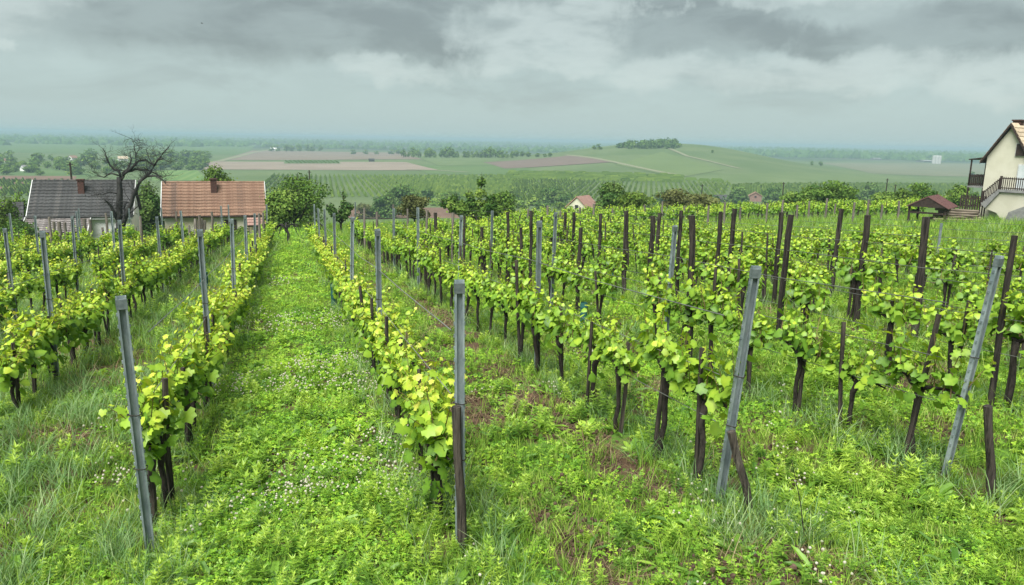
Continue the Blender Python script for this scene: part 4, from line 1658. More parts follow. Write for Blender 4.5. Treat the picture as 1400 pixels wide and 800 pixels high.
def far_trees():
    kinds = far_tree_kinds()
    rr = random.Random(9)

    def plant(px, base, hpx, wf, label, group, name='tree'):
        b = hit(px, base)
        s = b[1] / FPX
        tm, cm = kinds[rr.randrange(5)]
        t = thing(name, label, 'tree', b, rr.uniform(0, 6.28), group)
        h = hpx * s
        for nm, me in (('trunk', tm), ('crown', cm)):
            o = link(nm, me, t)
            o.scale = (h * wf, h * wf, h)
            if nm == 'crown':
                stuff(o)
    for i in range(120):
        px = rr.uniform(-10, 282) if i > 30 else rr.uniform(190, 285)
        base = rr.uniform(217, 240) if px < 200 else rr.uniform(214, 234)
        if px > 150:
            base = min(base, 236)
        zone = ('beyond the outer edge of the dark tiled roof' if px < 55 else 'above the dark tiled roof' if px < 125 else 'behind the crown of the bare tree' if px < 232 else 'above the orange tiled roof')
        plant(px, base, rr.uniform(7.5, 15), rr.uniform(1.3, 2.2), 'round green tree of the distant village, ' + zone, 'village trees ' + zone)
    x = 552.0
    while x < 706:
        plant(x, 215.5 + (x - 552) * .004, rr.uniform(9, 15.5), rr.uniform(.75, 1.25), 'tall grey green tree in the windbreak line across the plain', 'trees in the windbreak')
        x += rr.choice([4, 5, 6, 6, 7, 10])
    for px, h, w in ((372, 8, 1.5), (380, 9, 1.1), (392, 9.5, 1.3), (399, 8, 1.5), (409, 9, 1.4), (421, 10, 1.2), (427, 8, 1.3), (438, 8, 1.3)):
        plant(px, 207, h, w, 'hazy tree in the short line above the ploughed field', 'trees above the ploughed field')
    for px, h, w in ((483, 7, 1.6), (500, 7, 1.5), (515, 5, 2), (535, 7, 2), (545, 7, 2)):
        plant(px, 211, h, w, 'hazy bush between the two tree lines on the plain', 'bushes between the tree lines')
    for px, h, w in ((706, 9, 1.3), (714, 8, 1.4), (722, 7, 1.6), (735, 6, 1.6), (745, 5, 1.6), (752, 6, 1.5)):
        plant(px, 214.5, h, w, 'faint tree at the foot of the wooded hill', 'trees at the hill foot')
    plant(817, 206, 8, 2.2, 'rounded clump of trees on the hill shoulder', 'x') if False else None
    for px, b_, h, w, lab in ((812, 204.5, 6, 1.4, 'smaller tree of the pair on the hill shoulder'), (819, 204.5, 8, 1.6, 'larger tree of the pair on the hill shoulder'), (974, 209, 4, 1.4, 'lone bush on the far slope of the hill'), (1110, 226, 6, 1.2, 'dark bush at the edge of the hay field, hill side'), (1122, 227, 7, 1.2, 'taller dark bush at the edge of the hay field'), (1329, 240, 6, 1.4, 'lone dark bush beside the cream house on the plain')):
        plant(px, b_, h, w, lab, None)
    # orchard dots in the ploughed field: single small trees
    for j in range(3):
        for i in range(13):
            plant(391 + i * 5.6 + j * 2, 221.2 + j * 1.2, 2.6, 1.6, f'small fruit tree in the {["farthest", "middle", "closest"][j]} row of the far orchard'.replace('farthest', 'rear').replace('closest', 'front'), f'fruit trees of the far orchard, row {j + 1}')


def hill_wood():
    """the wood on the hilltop, one mass of crowns"""
    rr = np.random.default_rng(17)
    lumps = []
    for i in range(70):
        px = rr.uniform(846, 933)
        b = hit(px, 203.4 + .4 * math.sin(px))
        fy = rr.uniform(0, 40)
        b = b + np.array([fy * .22, fy, 0])
        z = gz(b[0], b[1])
        hh = rr.uniform(5.0, 8.5) * (1.25 if abs(px - 905) < 18 else 1)
        if px < 855 or px > 925:
            hh *= .7
        lumps.append((np.array([b[0], b[1], z + hh * .5]), np.array([4.0, 4.0, hh * .5]), 1.0))
    o = link('hilltop_wood', crown_mesh('hilltop_wood', M_tree2, lumps, 6000, 1.5, .5, seed=5))
    stuff(o)


def far_woods():
    """wooded strips and hedges fading out over the plain, seen as dark bands"""
    r = np.random.default_rng(23)
    ico = []
    k = 6
    top = [(0, 0, 1.0)]
    ring1 = [(math.cos(a) * .8, math.sin(a) * .8, .62) for a in np.arange(k) * 6.283 / k]
    ring2 = [(math.cos(a + .5), math.sin(a + .5), .12) for a in np.arange(k) * 6.283 / k]
    LV = top + ring1 + ring2
    LF = [(0, 1 + j, 1 + (j + 1) % k) for j in range(k)] + [(1 + j, 7 + j, 1 + (j + 1) % k) for j in range(k)] + [(1 + (j + 1) % k, 7 + j, 7 + (j + 1) % k) for j in range(k)]
    P, Z, T, RT = [], [], [], []

    def strip(az, dist, length, ang, depth, hh):
        n = int(length / (hh * .75)) + 1
        n = int(n * max(1, depth / 40))
        cx, cy = dist * math.sin(az), dist * math.cos(az)
        q = r.uniform(-.5, .5, n) * length
        w = r.uniform(-.5, .5, n) * depth
        x = cx + q * math.cos(ang) - w * math.sin(ang)
        y = cy + q * math.sin(ang) + w * math.cos(ang)
        z = terrain(x, y)
        for i in range(n):
            P.append((x[i], y[i], z[i] - 1))
            sx_ = hh * r.uniform(.5, 1.0)
            Z.append((sx_, sx_, hh * r.uniform(.7, 1.25)))
            T.append(np.clip(r.normal(.45, .15), 0, 1))
    for _ in range(125):
        d = 10 ** r.uniform(math.log10(1900), math.log10(9500))
        strip(r.uniform(-.72, .72), d, r.uniform(.06, .30) * d, r.normal(0, .12), r.uniform(20, 60), r.uniform(9, 15))
    for _ in range(46):    # wooded country behind the hill on the house side
        d = r.uniform(2050, 3800)
        strip(r.uniform(.24, .68), d, r.uniform(.05, .14) * d, r.normal(0, .1), r.uniform(40, 120), r.uniform(10, 17))
    for a in np.arange(-.66, .2, .05):   # hedge line closing the wheat field
        strip(a + r.normal(0, .01), 2050 + r.uniform(-60, 60), r.uniform(60, 150), .02, 15, r.uniform(6, 9))
    mb = MB()
    P, Z = np.array(P), np.array(Z)
    for i in range(len(P)):
        c, s_ = math.cos(i * 1.7), math.sin(i * 1.7)
        mb.tint = T[i]
        j = r.uniform(.8, 1.2, len(LV))
        mb.add([(P[i][0] + (x * c - y * s_) * Z[i][0] * jj, P[i][1] + (x * s_ + y * c) * Z[i][1] * jj, P[i][2] + z * Z[i][2] * jj) for (x, y, z), jj in zip(LV, j)], LF)
    print('far wood clumps', len(P))
    stuff(link('distant_woods', mb.mesh('distant_woods', M_tree2)))


def valley_rows():
    """vine rows on the plain below, each row a low ragged ridge of leaves, joined as one mass"""
    r = np.random.default_rng(31)
    mb = MB()
    ang = math.radians(78)
    cnt = 0

    def block(corners, ang, spacing, seg, hh, dens=.9):
        nonlocal cnt
        P = [hit(*q)[:2] for q in corners]
        P = np.array(P)
        c = P.mean(0)
        d, n = np.array([math.cos(ang), math.sin(ang)]), np.array([-math.sin(ang), math.cos(ang)])
        rel = P - c
        q0, q1 = (rel @ n).min(), (rel @ n).max()
        s0, s1 = (rel @ d).min(), (rel @ d).max()
        # half-plane test
        def inside(x, y):
            ok = np.ones(len(x), bool)
            sg = None
            for i in range(4):
                a, b = P[i], P[(i + 1) % 4]
                cr = (b[0] - a[0]) * (y - a[1]) - (b[1] - a[1]) * (x - a[0])
                ctr = (b[0] - a[0]) * (c[1] - a[1]) - (b[1] - a[1]) * (c[0] - a[0])
                ok &= (cr * ctr) > 0
            return ok
        for q in np.arange(q0, q1, spacing):
            s = np.arange(s0, s1, seg) + r.uniform(-.3, .3)
            x, y = c[0] + d[0] * s + n[0] * q, c[1] + d[1] * s + n[1] * q
            k = inside(x, y) & (r.random(len(x)) < dens)
            x, y = x[k], y[k]
            if not len(x):
                continue
            z = terrain(x, y)
            for i in range(len(x)):
                h1, w1 = hh * r.uniform(.7, 1.25), .42 * hh * r.uniform(.7, 1.2)
                L = seg * .5
                mb.tint = np.clip(r.normal(.5, .15), 0, 1)
                ax, ay = d * L
                bx, by = n * w1
                mb.add([(x[i] - ax - bx, y[i] - ay - by, z[i] + .2), (x[i] - ax + bx, y[i] - ay + by, z[i] + .2), (x[i] + ax + bx, y[i] + ay + by, z[i] + .2), (x[i] + ax - bx, y[i] + ay - by, z[i] + .2), (x[i] - ax * .7, y[i] - ay * .7, z[i] + h1), (x[i] + ax * .7, y[i] + ay * .7, z[i] + h1)],
                       [(0, 4, 1), (2, 5, 3), (0, 3, 5, 4), (1, 4, 5, 2)])
                cnt += 1
    block([(375, 240), (720, 240), (690, 272), (330, 268)], math.radians(104), 3.2, 5.0, 1.8)
    block([(700, 246), (1000, 250), (985, 276), (690, 276)], math.radians(80), 3.2, 5.0, 1.8)
    block([(1000, 254), (1330, 252), (1330, 268), (1000, 270)], math.radians(55), 3.2, 5.0, 1.8)
    block([(700, 236), (930, 241), (930, 250), (690, 246)], math.radians(15), 3.6, 8.0, 2.0)
    block([(0, 247), (200, 250), (190, 268), (0, 268)], math.radians(115), 3.4, 6.0, 1.8)
    block([(790, 241), (1010, 249), (1008, 250.6), (790, 242.2)], math.radians(-10), 3.0, 9.0, 2.0, .45)
    print('valley row pieces', cnt)
    stuff(link('distant_vine_rows', mb.mesh('distant_vine_rows', M_tree3)))


def bare_tree():
    D = 55.0
    b = pt(168, 338, D)
    gzz = gz(b[0], b[1])
    t = thing('bare_tree', 'old leafless tree with sawn trunk before the dark tiled house', 'tree', (b[0], b[1], gzz))
    rr = random.Random(3)
    k = D / FPX

    def P(x, y, dy=0.0):
        """crop coordinates (4x, from 0,160) to the tree's frame"""
        q = pt(x / 4, 160 + y / 4, D + dy)
        return Vector(q) - Vector((b[0], b[1], gzz))
    limbs = []

    def limb(path, r0, r1, dz=0.0):
        n = len(path)
        pts = [P(x, y, dz * i / max(1, n - 1)) for i, (x, y) in enumerate(path)]
        fine = []
        for i in range(n - 1):
            for q in (0, .5):
                v = pts[i].lerp(pts[i + 1], q)
                if q:
                    v += Vector((rr.uniform(-1, 1), rr.uniform(-1, 1), rr.uniform(-1, 1))) * (pts[i + 1] - pts[i]).length * .06
                fine.append(v)
        fine.append(pts[-1])
        rad = [(r0 + (r1 - r0) * i / (len(fine) - 1)) * .0110 for i in range(len(fine))]
        limbs.append((fine, rad))
        return fine, rad
    limb([(690, 720), (668, 660), (658, 610), (655, 575)], 30, 24)
    limb([(655, 580), (652, 480), (655, 400), (654, 330)], 21, 17)
    limb([(668, 600), (690, 540), (720, 470), (745, 400), (765, 350), (825, 300), (862, 235), (890, 200), (922, 165)], 17, 3, -.7)
    limb([(760, 355), (800, 325), (850, 322), (890, 345), (905, 365)], 9, 3, -1.2)
    limb([(640, 560), (612, 500), (590, 470), (575, 455)], 12, 4, -.8)
    limb([(660, 345), (690, 300), (740, 285), (800, 290), (850, 310), (890, 330), (930, 318)], 10, 2, .9)
    limb([(670, 320), (720, 280), (760, 240), (800, 235), (835, 262), (858, 262)], 9, 2.5, .6)
    limb([(660, 330), (650, 295), (625, 288), (600, 262), (585, 225), (575, 195)], 9, 2.5, -.5)
    limb([(668, 310), (700, 280), (718, 235), (710, 195)], 8, 2.5, .7)
    limb([(648, 320), (605, 308), (570, 330), (540, 322), (510, 300)], 6, 1.5, .7)
    limb([(650, 420), (600, 410), (560, 425), (500, 430)], 6, 1.5, -.8)
    limb([(690, 560), (680, 500), (690, 470)], 8, 3, .5)
    limb([(700, 540), (740, 500), (760, 485)], 6, 2, .9)
    limb([(840, 270), (810, 215), (800, 180)], 4, 1, .4)
    limb([(740, 270), (742, 200), (735, 150), (718, 118)], 4, .8, .2)
    limb([(742, 215), (765, 170), (762, 140)], 2.5, .7, .2)
    limb([(855, 240), (895, 230), (930, 250)], 4, 1, -.4)
    base = list(limbs)
    tw = MB()

    def twig(p, d, L, r, depth):
        pts, q, dd = [p], p.copy(), d.copy()
        for _ in range(4):
            dd = (dd + Vector((rr.uniform(-.5, .5), rr.uniform(-.5, .5), rr.uniform(-.35, .5)))).normalized()
            q = q + dd * L / 4
            pts.append(q.copy())
        tw.tube(pts, [r, r * .8, r * .6, r * .45, r * .3], 4)
        if depth > 0:
            for _ in range(3):
                i = rr.randrange(1, 5)
                twig(pts[i], (dd + Vector((rr.uniform(-1, 1), rr.uniform(-1, 1), rr.uniform(-.4, 1)))).normalized(), L * rr.uniform(.4, .7), r * .6, depth - 1)
    for pts, rad in base[2:]:
        for i in range(2, len(pts)):
            for _ in range(3):
                d = Vector((rr.uniform(-1.2, 1.2), rr.uniform(-1, 1), rr.uniform(-.3, 1.0))).normalized()
                twig(pts[i], d, rr.uniform(.3, 1.15), max(.014, rad[i] * .22), 2 if rr.random() < .5 else 1)
    for i, (pts, rad) in enumerate(limbs):
        m = MB()
        m.tube(pts, rad, 7, jit=.22)
        nm = 'trunk' if i < 2 else 'limb'
        link(nm, m.mesh(nm, M_deadw, True), t)
    stuff(link('twigs', tw.mesh('twigs', M_deadw), t))


def old_vine(px, D, wpx, hpx, label, seed):
    """gnarled leafless old vine: thick twisted trunk and drooping arms"""
    rr = random.Random(seed)
    b = at(px, D)
    s = D / FPX
    t = thing('old_vine', label, 'vine', b, 0, 'old leafless vines at the lane end')
    h, w = hpx * s, wpx * s
    m = MB()
    top = Vector((rr.uniform(-.1, .1), 0, h * .75))
    m.tube([(0, 0, -.1), (rr.uniform(-.1, .1), .03, h * .3), (rr.uniform(-.1, .1), 0, h * .55), top], [.10, .08, .075, .085], 7, jit=.4)
    link('trunk', m.mesh('trunk', M_deadw), t)
    for k in range(9):
        a = rr.uniform(0, 6.28)
        d = Vector((math.cos(a), math.sin(a) * .6, 0))
        L = w / 2 * rr.uniform(.6, 1.1)
        p = [top, top + d * L * .35 + Vector((0, 0, h * .22)), top + d * L * .75 + Vector((0, 0, h * rr.uniform(.0, .25))), top + d * L + Vector((rr.uniform(-.1, .1), 0, -h * rr.uniform(.1, .45)))]
        mm = MB()
        mm.tube(p, [.05, .04, .028, .012], 5, jit=.3)
        for _ in range(3):
            q = p[2] + Vector((rr.uniform(-.2, .2), rr.uniform(-.2, .2), rr.uniform(-.35, .15)))
            mm.tube([p[1].lerp(p[2], rr.random()), (p[2] + q) / 2, q], [.018, .014, .006], 4)
        link('arm', mm.mesh('arm', M_deadw), t)

# ------------------------------------------------------------------ vine rows, posts and wires
ROWS = []           # (side word, ordinal, v, u0, u1, first post u, post step)
for k in range(8):
    ROWS.append(('hill side', k + 1, V0 + k * DV, [6.2, 6.05, 6.0, 6, 6, 6, 6, 6][k], [42.5, 45, 47, 48, 48, 48, 48, 48][k], 5.55, 5.5))
for j in range(9):
    ROWS.append(('house side', j + 1, V0 - (j + 1) * DV, [7.25, 8.3, 9.8, 11.5, 13, 14, 15, 16, 17][j], [47, 50, 49, 48, 47, 45, 43, 41, 39][j], 6.3 + 1.4 * (j == 1) + 2.2 * (j > 1), 5.3))


def in_frame(p, mx=20, my=30):
    x, y, z = proj(p)
    return z > 0.5 and -mx < x < PW + mx and -my < y < PH + my


def row_words(side, k):
    return f'{nth(k)} row from the clover lane, {side}'


def build_vines():
    pool = []
    r = np.random.default_rng(101)
    for ri, (side, k, v, u0, u1, _, _) in enumerate(ROWS):
        u = u0
        while u < u1:
            if r.random() > (.03 if k == 1 else .07):
                p = row_pt(u, v + r.normal(0, .03))
                q = p + np.array([0, 0, .9])
                x, y, z = proj(q)
                if z > 1 and -500 < x < 1900 and y < 1000:
                    pool.append([z, ri, u, p, in_frame(q, 25, 60)])
            u += (.86 if k == 1 else .96) * r.uniform(.88, 1.12)
    vis = sorted([q for q in pool if q[4]], key=lambda q: q[0])
    rest = [q for q in pool if not q[4]] + vis[300:]
    vis = vis[:300]
    # meshes
    NV = 12
    parts = [vine_parts(500 + i, 1.0 if i % 3 else 1.15, i < 4) for i in range(NV)]
    midm, trunkm, joined = [], [], []
    for i, P in enumerate(parts):
        mb = MB()
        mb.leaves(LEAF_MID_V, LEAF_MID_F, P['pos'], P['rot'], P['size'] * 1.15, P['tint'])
        midm.append(mb.mesh('foliage', M_leaf, True))
        tm = P['trunk'].mesh('trunk', M_bark, True)
        trunkm.append(tm)
        cm = MB()
        for s_ in P['shoots']:
            cm.tube(s_[::2], [.007, .006, .004, .002], 3, cap=False)
        P['canes'] = cm.mesh('canes', M_cane)
        jm = MB()
        jm.cur = 0
        sel = np.arange(len(P['pos'])) % 5 < 3
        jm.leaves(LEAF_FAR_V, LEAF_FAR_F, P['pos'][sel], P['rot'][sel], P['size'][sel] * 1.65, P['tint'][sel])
        jm.cur = 1
        jm.tube([(0, 0, -.1), (.02, 0, .3), (0, 0, .66)], [.034, .028, .036], 5)
        jm.cur = 2
        jm.box((.07, .05, .62), (.045, .045, 1.3))
        joined.append(jm.mesh('grapevine', [M_leaf, M_bark, M_stake]))
    # single leaves for the closest plants: two shapes, six tints
    LM = {}
    for sh, (LV, LF) in enumerate(((LEAF_NEAR_V, LEAF_NEAR_F), (LEAF_NEAR_V2, LEAF_NEAR_F))):
        for tb in range(6):
            mb = MB()
            mb.tint = (tb + .5) / 6
            mb.add(LV, LF)
            mb.t = [float(np.clip(q + r.normal(0, .05), 0, 1)) for q in mb.t]
            mb.t[-1] += .12
            LM[sh, tb] = mb.mesh('leaf', M_leaf, True)
    stakem = []
    for i in range(4):
        m = MB()
        m.tube([(0, 0, -.15), (r.normal(0, .006), r.normal(0, .006), .5), (r.normal(0, .01), r.normal(0, .01), 1.0)], [.022, .022, .020], 4, jit=.25)
        stakem.append(m.mesh('vine_stake', M_stake))
    count = {}
    nleaf = 0
    stakes = []
    for z, ri, u, p, _ in vis:
        side, k, v, *_r = ROWS[ri]
        count[ri] = c = count.get(ri, 0) + 1
        i = int(r.integers(4)) if (k == 1 or (side == 'house side' and r.random() < .75)) else int(r.integers(4, NV))
        P = parts[i]
        flip = math.pi if r.random() < .5 else 0.0
        look = 'yellow green' if v < 2 and v > -2 else 'leafy green'
        lab = f'{look} grapevine, {nth(c)} from front, {nth(k)} row from clover lane, {side}'
        t = thing('grapevine', lab, 'grapevine', p, ROWANG + flip + r.normal(0, .06), f'grapevines of the {row_words(side, k)}')
        sc = r.uniform(.90, 1.12) * (1.0 if k > 1 else .94)
        t.scale = (sc, sc, sc * r.uniform(.93, 1.08))
        link('trunk', trunkm[i], t)
        stuff(link('canes', P['canes'], t))
        if z < 9.0:
            big = np.argsort(-P['size'])
            nb = 90 if z < 7.5 else 70
            first, later = big[:nb], big[nb:]
            for j in first:
                o = bpy.data.objects.new('leaf', LM[int(j) % 2, min(5, int(P['tint'][j] * 6))])
                C.objects.link(o)
                o.parent = t
                Rm = Matrix([list(row) for row in P['rot'][j]]).to_4x4()
                o.matrix_basis = Matrix.Translation(P['pos'][j].tolist()) @ Rm @ Matrix.Scale(float(P['size'][j]) * 1.03, 4)
                nleaf += 1
            key = ('rest', nb)
            if key not in P:
                mb = MB()
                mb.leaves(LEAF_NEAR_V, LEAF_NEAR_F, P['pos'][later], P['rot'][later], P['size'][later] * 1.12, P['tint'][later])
                P[key] = mb.mesh('small_foliage', M_leaf, True)
            stuff(link('small_foliage', P[key], t))
        else:
            stuff(link('foliage', midm[i], t))
        if z < 13 or r.random() < .62:
            stakes.append((ri, c, p, side, k))
    # one stake at each vine
    for ri, c, p, side, k in stakes:
        hh = r.uniform(.95, 1.35)
        if side == 'hill side' and k > 1 and r.random() < .22:
            hh = r.uniform(1.4, 1.7)
        o = link('vine_stake', stakem[int(r.integers(4))])
        du, dv = r.uniform(.05, .11) * r.choice([-1, 1]), r.normal(0, .03)
        o.location = (p[0] + U[0] * du + V[0] * dv, p[1] + U[1] * du + V[1] * dv, p[2])
        th = r.uniform(1.0, 1.45)
        o.scale = (th, th, hh)
        o.rotation_euler = (r.normal(0, .045), r.normal(0, .045), r.uniform(0, 6))
        tag(o, f'dark stake at the {nth(c)} vine from the front, {nth(k)} row from clover lane, {side}', 'stake', f'stakes of the {row_words(side, k)}')
    # the far vines and those past the frame: one mass
    pts = np.array([q[3] for q in rest])
    ang = np.stack([np.zeros(len(pts)), np.zeros(len(pts)), ROWANG + r.integers(0, 2, len(pts)) * math.pi], 1)
    # the vine strip beyond the grass
    bp, ba = [], []
    for k in range(0, 26):
        v = 13.5 + k * 2.2
        for u in np.arange(49.5 + .05 * k, 66, 1.05):
            q = row_pt(u + r.uniform(-.2, .2), v + r.normal(0, .08))
            x, y, z = proj(q)
            if 660 < x < 1262 and z > 0 and r.random() < .93:
                bp.append(q)
                ba.append((0, 0, ROWANG + (math.pi if r.random() < .5 else 0)))
    allp = np.concatenate([pts, np.array(bp)])
    alla = np.concatenate([ang, np.array(ba)])
    scatter('distant_grapevines', allp, alla, r.uniform(.85, 1.1, len(allp)), r.integers(0, NV, len(allp)), joined)
    print('vines', len(vis), 'massed', len(allp), 'single leaves', nleaf)


def steel_meshes():
    """galvanised channel post, 2.3 m, open side +y"""
    w, d, t = .072, .042, .006
    prof = [(-w / 2, d), (-w / 2, 0), (w / 2, 0), (w / 2, d), (w / 2 - .014, d), (w / 2 - .014, d - t), (w / 2 - t, d - t), (w / 2 - t, t), (-w / 2 + t, t), (-w / 2 + t, d - t), (-w / 2 + .014, d - t), (-w / 2 + .014, d)]
    m = MB()
    m.prism([(x, y - d / 2, -.25) for x, y in prof], (0, 0, 2.55))
    a = m.mesh('profile', M_steel)
    m = MB()
    for i in range(19):
        z = .35 + i * .1
        for s in (-1, 1):
            m.box((s * (w / 2 + .004), .0, z), (.008, .016, .026))
            m.box((s * .020, -d / 2 - .003, z + .03), (.007, .006, .020))
    b = m.mesh('hook_strip', M_steel)
    m = MB()
    n = 14
    for zc in (0, ):
        m.tube([(math.cos(q * 6.283 / n) * .050, math.sin(q * 6.283 / n) * .036, .006 * math.sin(q)) for q in range(n + 1)], .0045, 5)
    c = m.mesh('wire_tie', M_bark)
    m = MB()
    m.box((0, 0, 0), (w + .007, d + .007, .075))
    dcap = m.mesh('top_band', M_steel2)
    return a, b, c, dcap


M_steel2 = solid('worn_steel', (.10, .125, .125), (.16, .19, .19), 20, 0.6, 0.25)
STEEL = None


def steel_post(base, top, label, group, full=True, face=0.0):
    global STEEL
    if STEEL is None:
        STEEL = steel_meshes()
    a, b, c, dcap = STEEL
    base, top = Vector(base), Vector(top)
    ax = (top - base)
    h = ax.length
    q = Vector((0, 0, 1)).rotation_difference(ax.normalized())
    t = thing('trellis_post', label, 'post', base, 0, group)
    t.rotation_mode = 'QUATERNION'
    t.rotation_quaternion = q @ Matrix.Rotation(face, 3, 'Z').to_quaternion()
    o = link('profile', a, t)
    o.scale = (1, 1, h / 2.3)
    if full:
        o = link('hook_strip', b, t)
        o.scale = (1, 1, h / 2.3)
        stuff(o)
        for zz in (h * .56, h * .35):
            link('wire_tie', c, t, (0, 0, zz))
        link('top_band', dcap, t, (0, 0, h - .06))
    return t


def wood_post(base, h, r, label, group, mat, seed, lean=(0, 0), name='wooden_post'):
    rr = random.Random(seed)
    m = MB()
    n = 7
    pts = []
    for i in range(n):
        q = i / (n - 1)
        pts.append((lean[0] * q + rr.uniform(-.012, .012), lean[1] * q + rr.uniform(-.012, .012), -.2 + (h + .2) * q))
    m.tube(pts, [r * (1.08 - .12 * i / n) * rr.uniform(.95, 1.05) for i in range(n)], 9, jit=.14)
    me = m.mesh(name, mat)
    o = link(name, me, None, Vector(base), rr.uniform(0, 6))
    return tag(o, label, 'post', group)


def solve_row(xt, yt, v):
    """where on a row a post top seen at a pixel column stands, and how tall it is"""
    lo, hi = 6.0, 70.0
    f = lambda u: proj(row_pt(u, v) + np.array([0, 0, 2.2]))[0] - xt
    a, b = f(lo), f(hi)
    if a * b > 0:
        return None
    for _ in range(40):
        m = (lo + hi) / 2
        if f(m) * a > 0:
            lo = m
        else:
            hi = m
    u = (lo + hi) / 2
    p = row_pt(u, v)
    z = proj(p)[2]
    y0, y1 = proj(p)[1], proj(p + np.array([0, 0, 1.0]))[1]
    h = (y0 - yt) / (y0 - y1)
    return u, p, h, z


def build_posts():
    r = random.Random(77)
    # end posts measured in the picture, foot and top
    ends = [
        ((206, 757), (165, 405), 'grey steel end post, thin, at the front of the row, house side of clover lane'),
        ((629, 748), (628, 383), 'grey steel end post standing upright on the hill side of clover lane'),
        ((983, 688), (1034, 364), 'leaning grey steel end post of the second row from clover lane'),
        ((1292, 650), (1367, 350), 'leaning pale steel end post of the third row from clover lane'),
    ]
    for (bx, by), (tx, ty), lab in ends:
        b = hit(bx, by)
        d = ray(tx, ty)
        k = b[1] + (-.02 if tx < 900 else -.16)
        t = CAM + d * (k / d[1])
        print('end post h', round(float(np.linalg.norm(t - b)), 2), 'uv', [round(float(q), 2) for q in uv_of(b[0], b[1])])
        steel_post(b, t, lab, 'steel end posts', True, ROWANG + math.pi / 2 + r.uniform(-.3, .3))
    n = 0
    for ri, (side, k, v, u0, u1, pu, st) in enumerate(ROWS):
        if side == 'hill side' and k > 3 or k > 6:
            continue
        i = 0
        c = 1
        u = pu
        while u < u1 + .5:
            first = (i == 0) and ((side == 'hill side') or k == 1)
            p = row_pt(u + r.uniform(-.12, .12), v)
            if side == 'hill side' and k == 3:
                p = row_pt(u + .25 * i, v)
            i += 1
            u += st
            if first:
                continue
            h = r.uniform(2.22, 2.40)
            q = p + np.array([0, 0, 1.7])
            if not in_frame(q, 10, 10):
                continue
            c += 1
            z = proj(q)[2]
            g_ = f'steel posts of the {row_words(side, k)}'
            if z > 27 and r.random() < .55:
                wood_post(p, h - .25, .055, f'weathered wooden post, {nth(c)} from front, {nth(k)} row from clover lane, {side}', g_, M_greyw, 300 + n)
            else:
                lean = Vector((r.gauss(0, .03), r.gauss(0, .03), h))
                steel_post(p, Vector(p) + lean, f'grey steel post, {nth(c)} from front, {nth(k)} row from clover lane, {side}', g_, z < 22, ROWANG + math.pi / 2 + r.uniform(-.25, .25))
            n += 1
    # round dark wooden posts among the far rows on the hill side
    tops = [(1271, 300, 11), (1390, 328, 9), (1187, 297, 9), (1149, 287, 7), (1077, 297, 9), (1069, 292, 7), (955, 300, 10), (1002, 287, 7), (984, 292, 6), (893, 297, 8), (901, 292, 6), (932, 290, 6), (858, 290, 7), (793, 313, 6), (785, 291, 5), (774, 291, 5), (727, 290, 5), (695, 291, 5), (661, 311, 5), (597, 291, 6), (738, 297, 4), (716, 312, 5), (635, 296, 4), (618, 299, 4), (822, 293, 5)]
    used = []
    got = []
    for xt, yt, w in tops:
        best = None
        for ri, row in enumerate(ROWS):
            if row[0] != 'hill side' or row[1] < 3:
                continue
            s = solve_row(xt, yt, row[2])
            if s is None or s[0] > 49:
                continue
            want = w / 2 * s[3] / FPX
            cost = abs(s[2] - 2.25) + (0 if 1.7 < s[2] < 2.75 else 3) + 6 * abs(want - .06)
            if any(q[0] == ri and abs(q[1] - s[0]) < 1.2 for q in used):
                cost += 1
            if best is None or cost < best[0]:
                best = (cost, ri, s, want)
        _, ri, s, want = best
        used.append((ri, s[0]))
        got.append((s[0], ri, s, want, (xt, yt)))
    cnt = {}
    for u, ri, s, want, px in sorted(got, key=lambda q: q[0]):
        side, k = ROWS[ri][:2]
        cnt[ri] = c = cnt.get(ri, 0) + 1
        h = float(np.clip(s[2], 1.3, 3.0))
        wood_post(s[1], h, float(np.clip(want * .88, .032, .075)), f'round dark post, {nth(c)} from front, {nth(k)} row from clover lane, {side}', 'round dark wooden posts', M_dark, 500 + int(u * 10), (r.gauss(0, .05), r.gauss(0, .04)))
        print('wood', px, 'row', k, 'u', round(u, 1), 'h', round(h, 2), 'r', round(want, 3))
    # grey boards and posts at the far end of the rows on the house side
    grey = [(73, 303, 4), (80, 303, 5), (88, 304, 4), (98, 304, 4), (107, 301, 4), (115, 299, 5), (123, 300, 4), (139, 311, 3), (217, 308, 3), (247, 306, 3), (258, 308, 3)]
    for i, (xt, yt, w) in enumerate(grey):
        D = 46.0 + (i % 3)
        b = at(xt, D)
        h = pt(xt, yt, D)[2] - b[2]
        wood_post(b, h, w / 2 * D / FPX, f'grey weathered post, {nth(i + 1)} along the fence line before the dark house', 'grey posts before the houses', M_greyw, 700 + i)
    for i, xt in enumerate((267, 271, 275, 278)):
        D = 45.0
        b = at(xt, D) + np.array([0, .1 * (i % 2), 0])
        h = pt(xt, 299 + (i % 2) * 3, D)[2] - b[2]
        wood_post(b, h, .095, f'{["thin", "tall", "split", "short"][i]} grey post in the bundle before the orange tiled house', 'bundled grey posts', M_greyw, 720 + i, name='wooden_post')
    # posts of the vine strip beyond the grass
    i = 0
    for xt in (722, 748, 765, 792, 812, 838, 880, 905, 935, 968, 990, 1012, 1047, 1068, 1089, 1105, 1128, 1139, 1166, 1185, 1205, 1228):
        D = 52 + (i * 37 % 9)
        b = at(xt, D)
        h = 1.55 + .25 * math.sin(i * 2.1)
        wood_post(b, h, .075, f'pale brown post, {nth(i + 1)} along the vine strip beyond the grass', 'posts of the far vine strip', M_greyw, 740 + i, (.08 * math.sin(i), 0))
        i += 1
    # one pale post alone in the grass behind the tall dark post
    b = at(1288, 24)
    h = pt(1288, 305, 24)[2] - b[2]
    steel_post(b, b + np.array([0, 0, h]), 'pale blue grey post standing alone at the edge of grass', None, False)


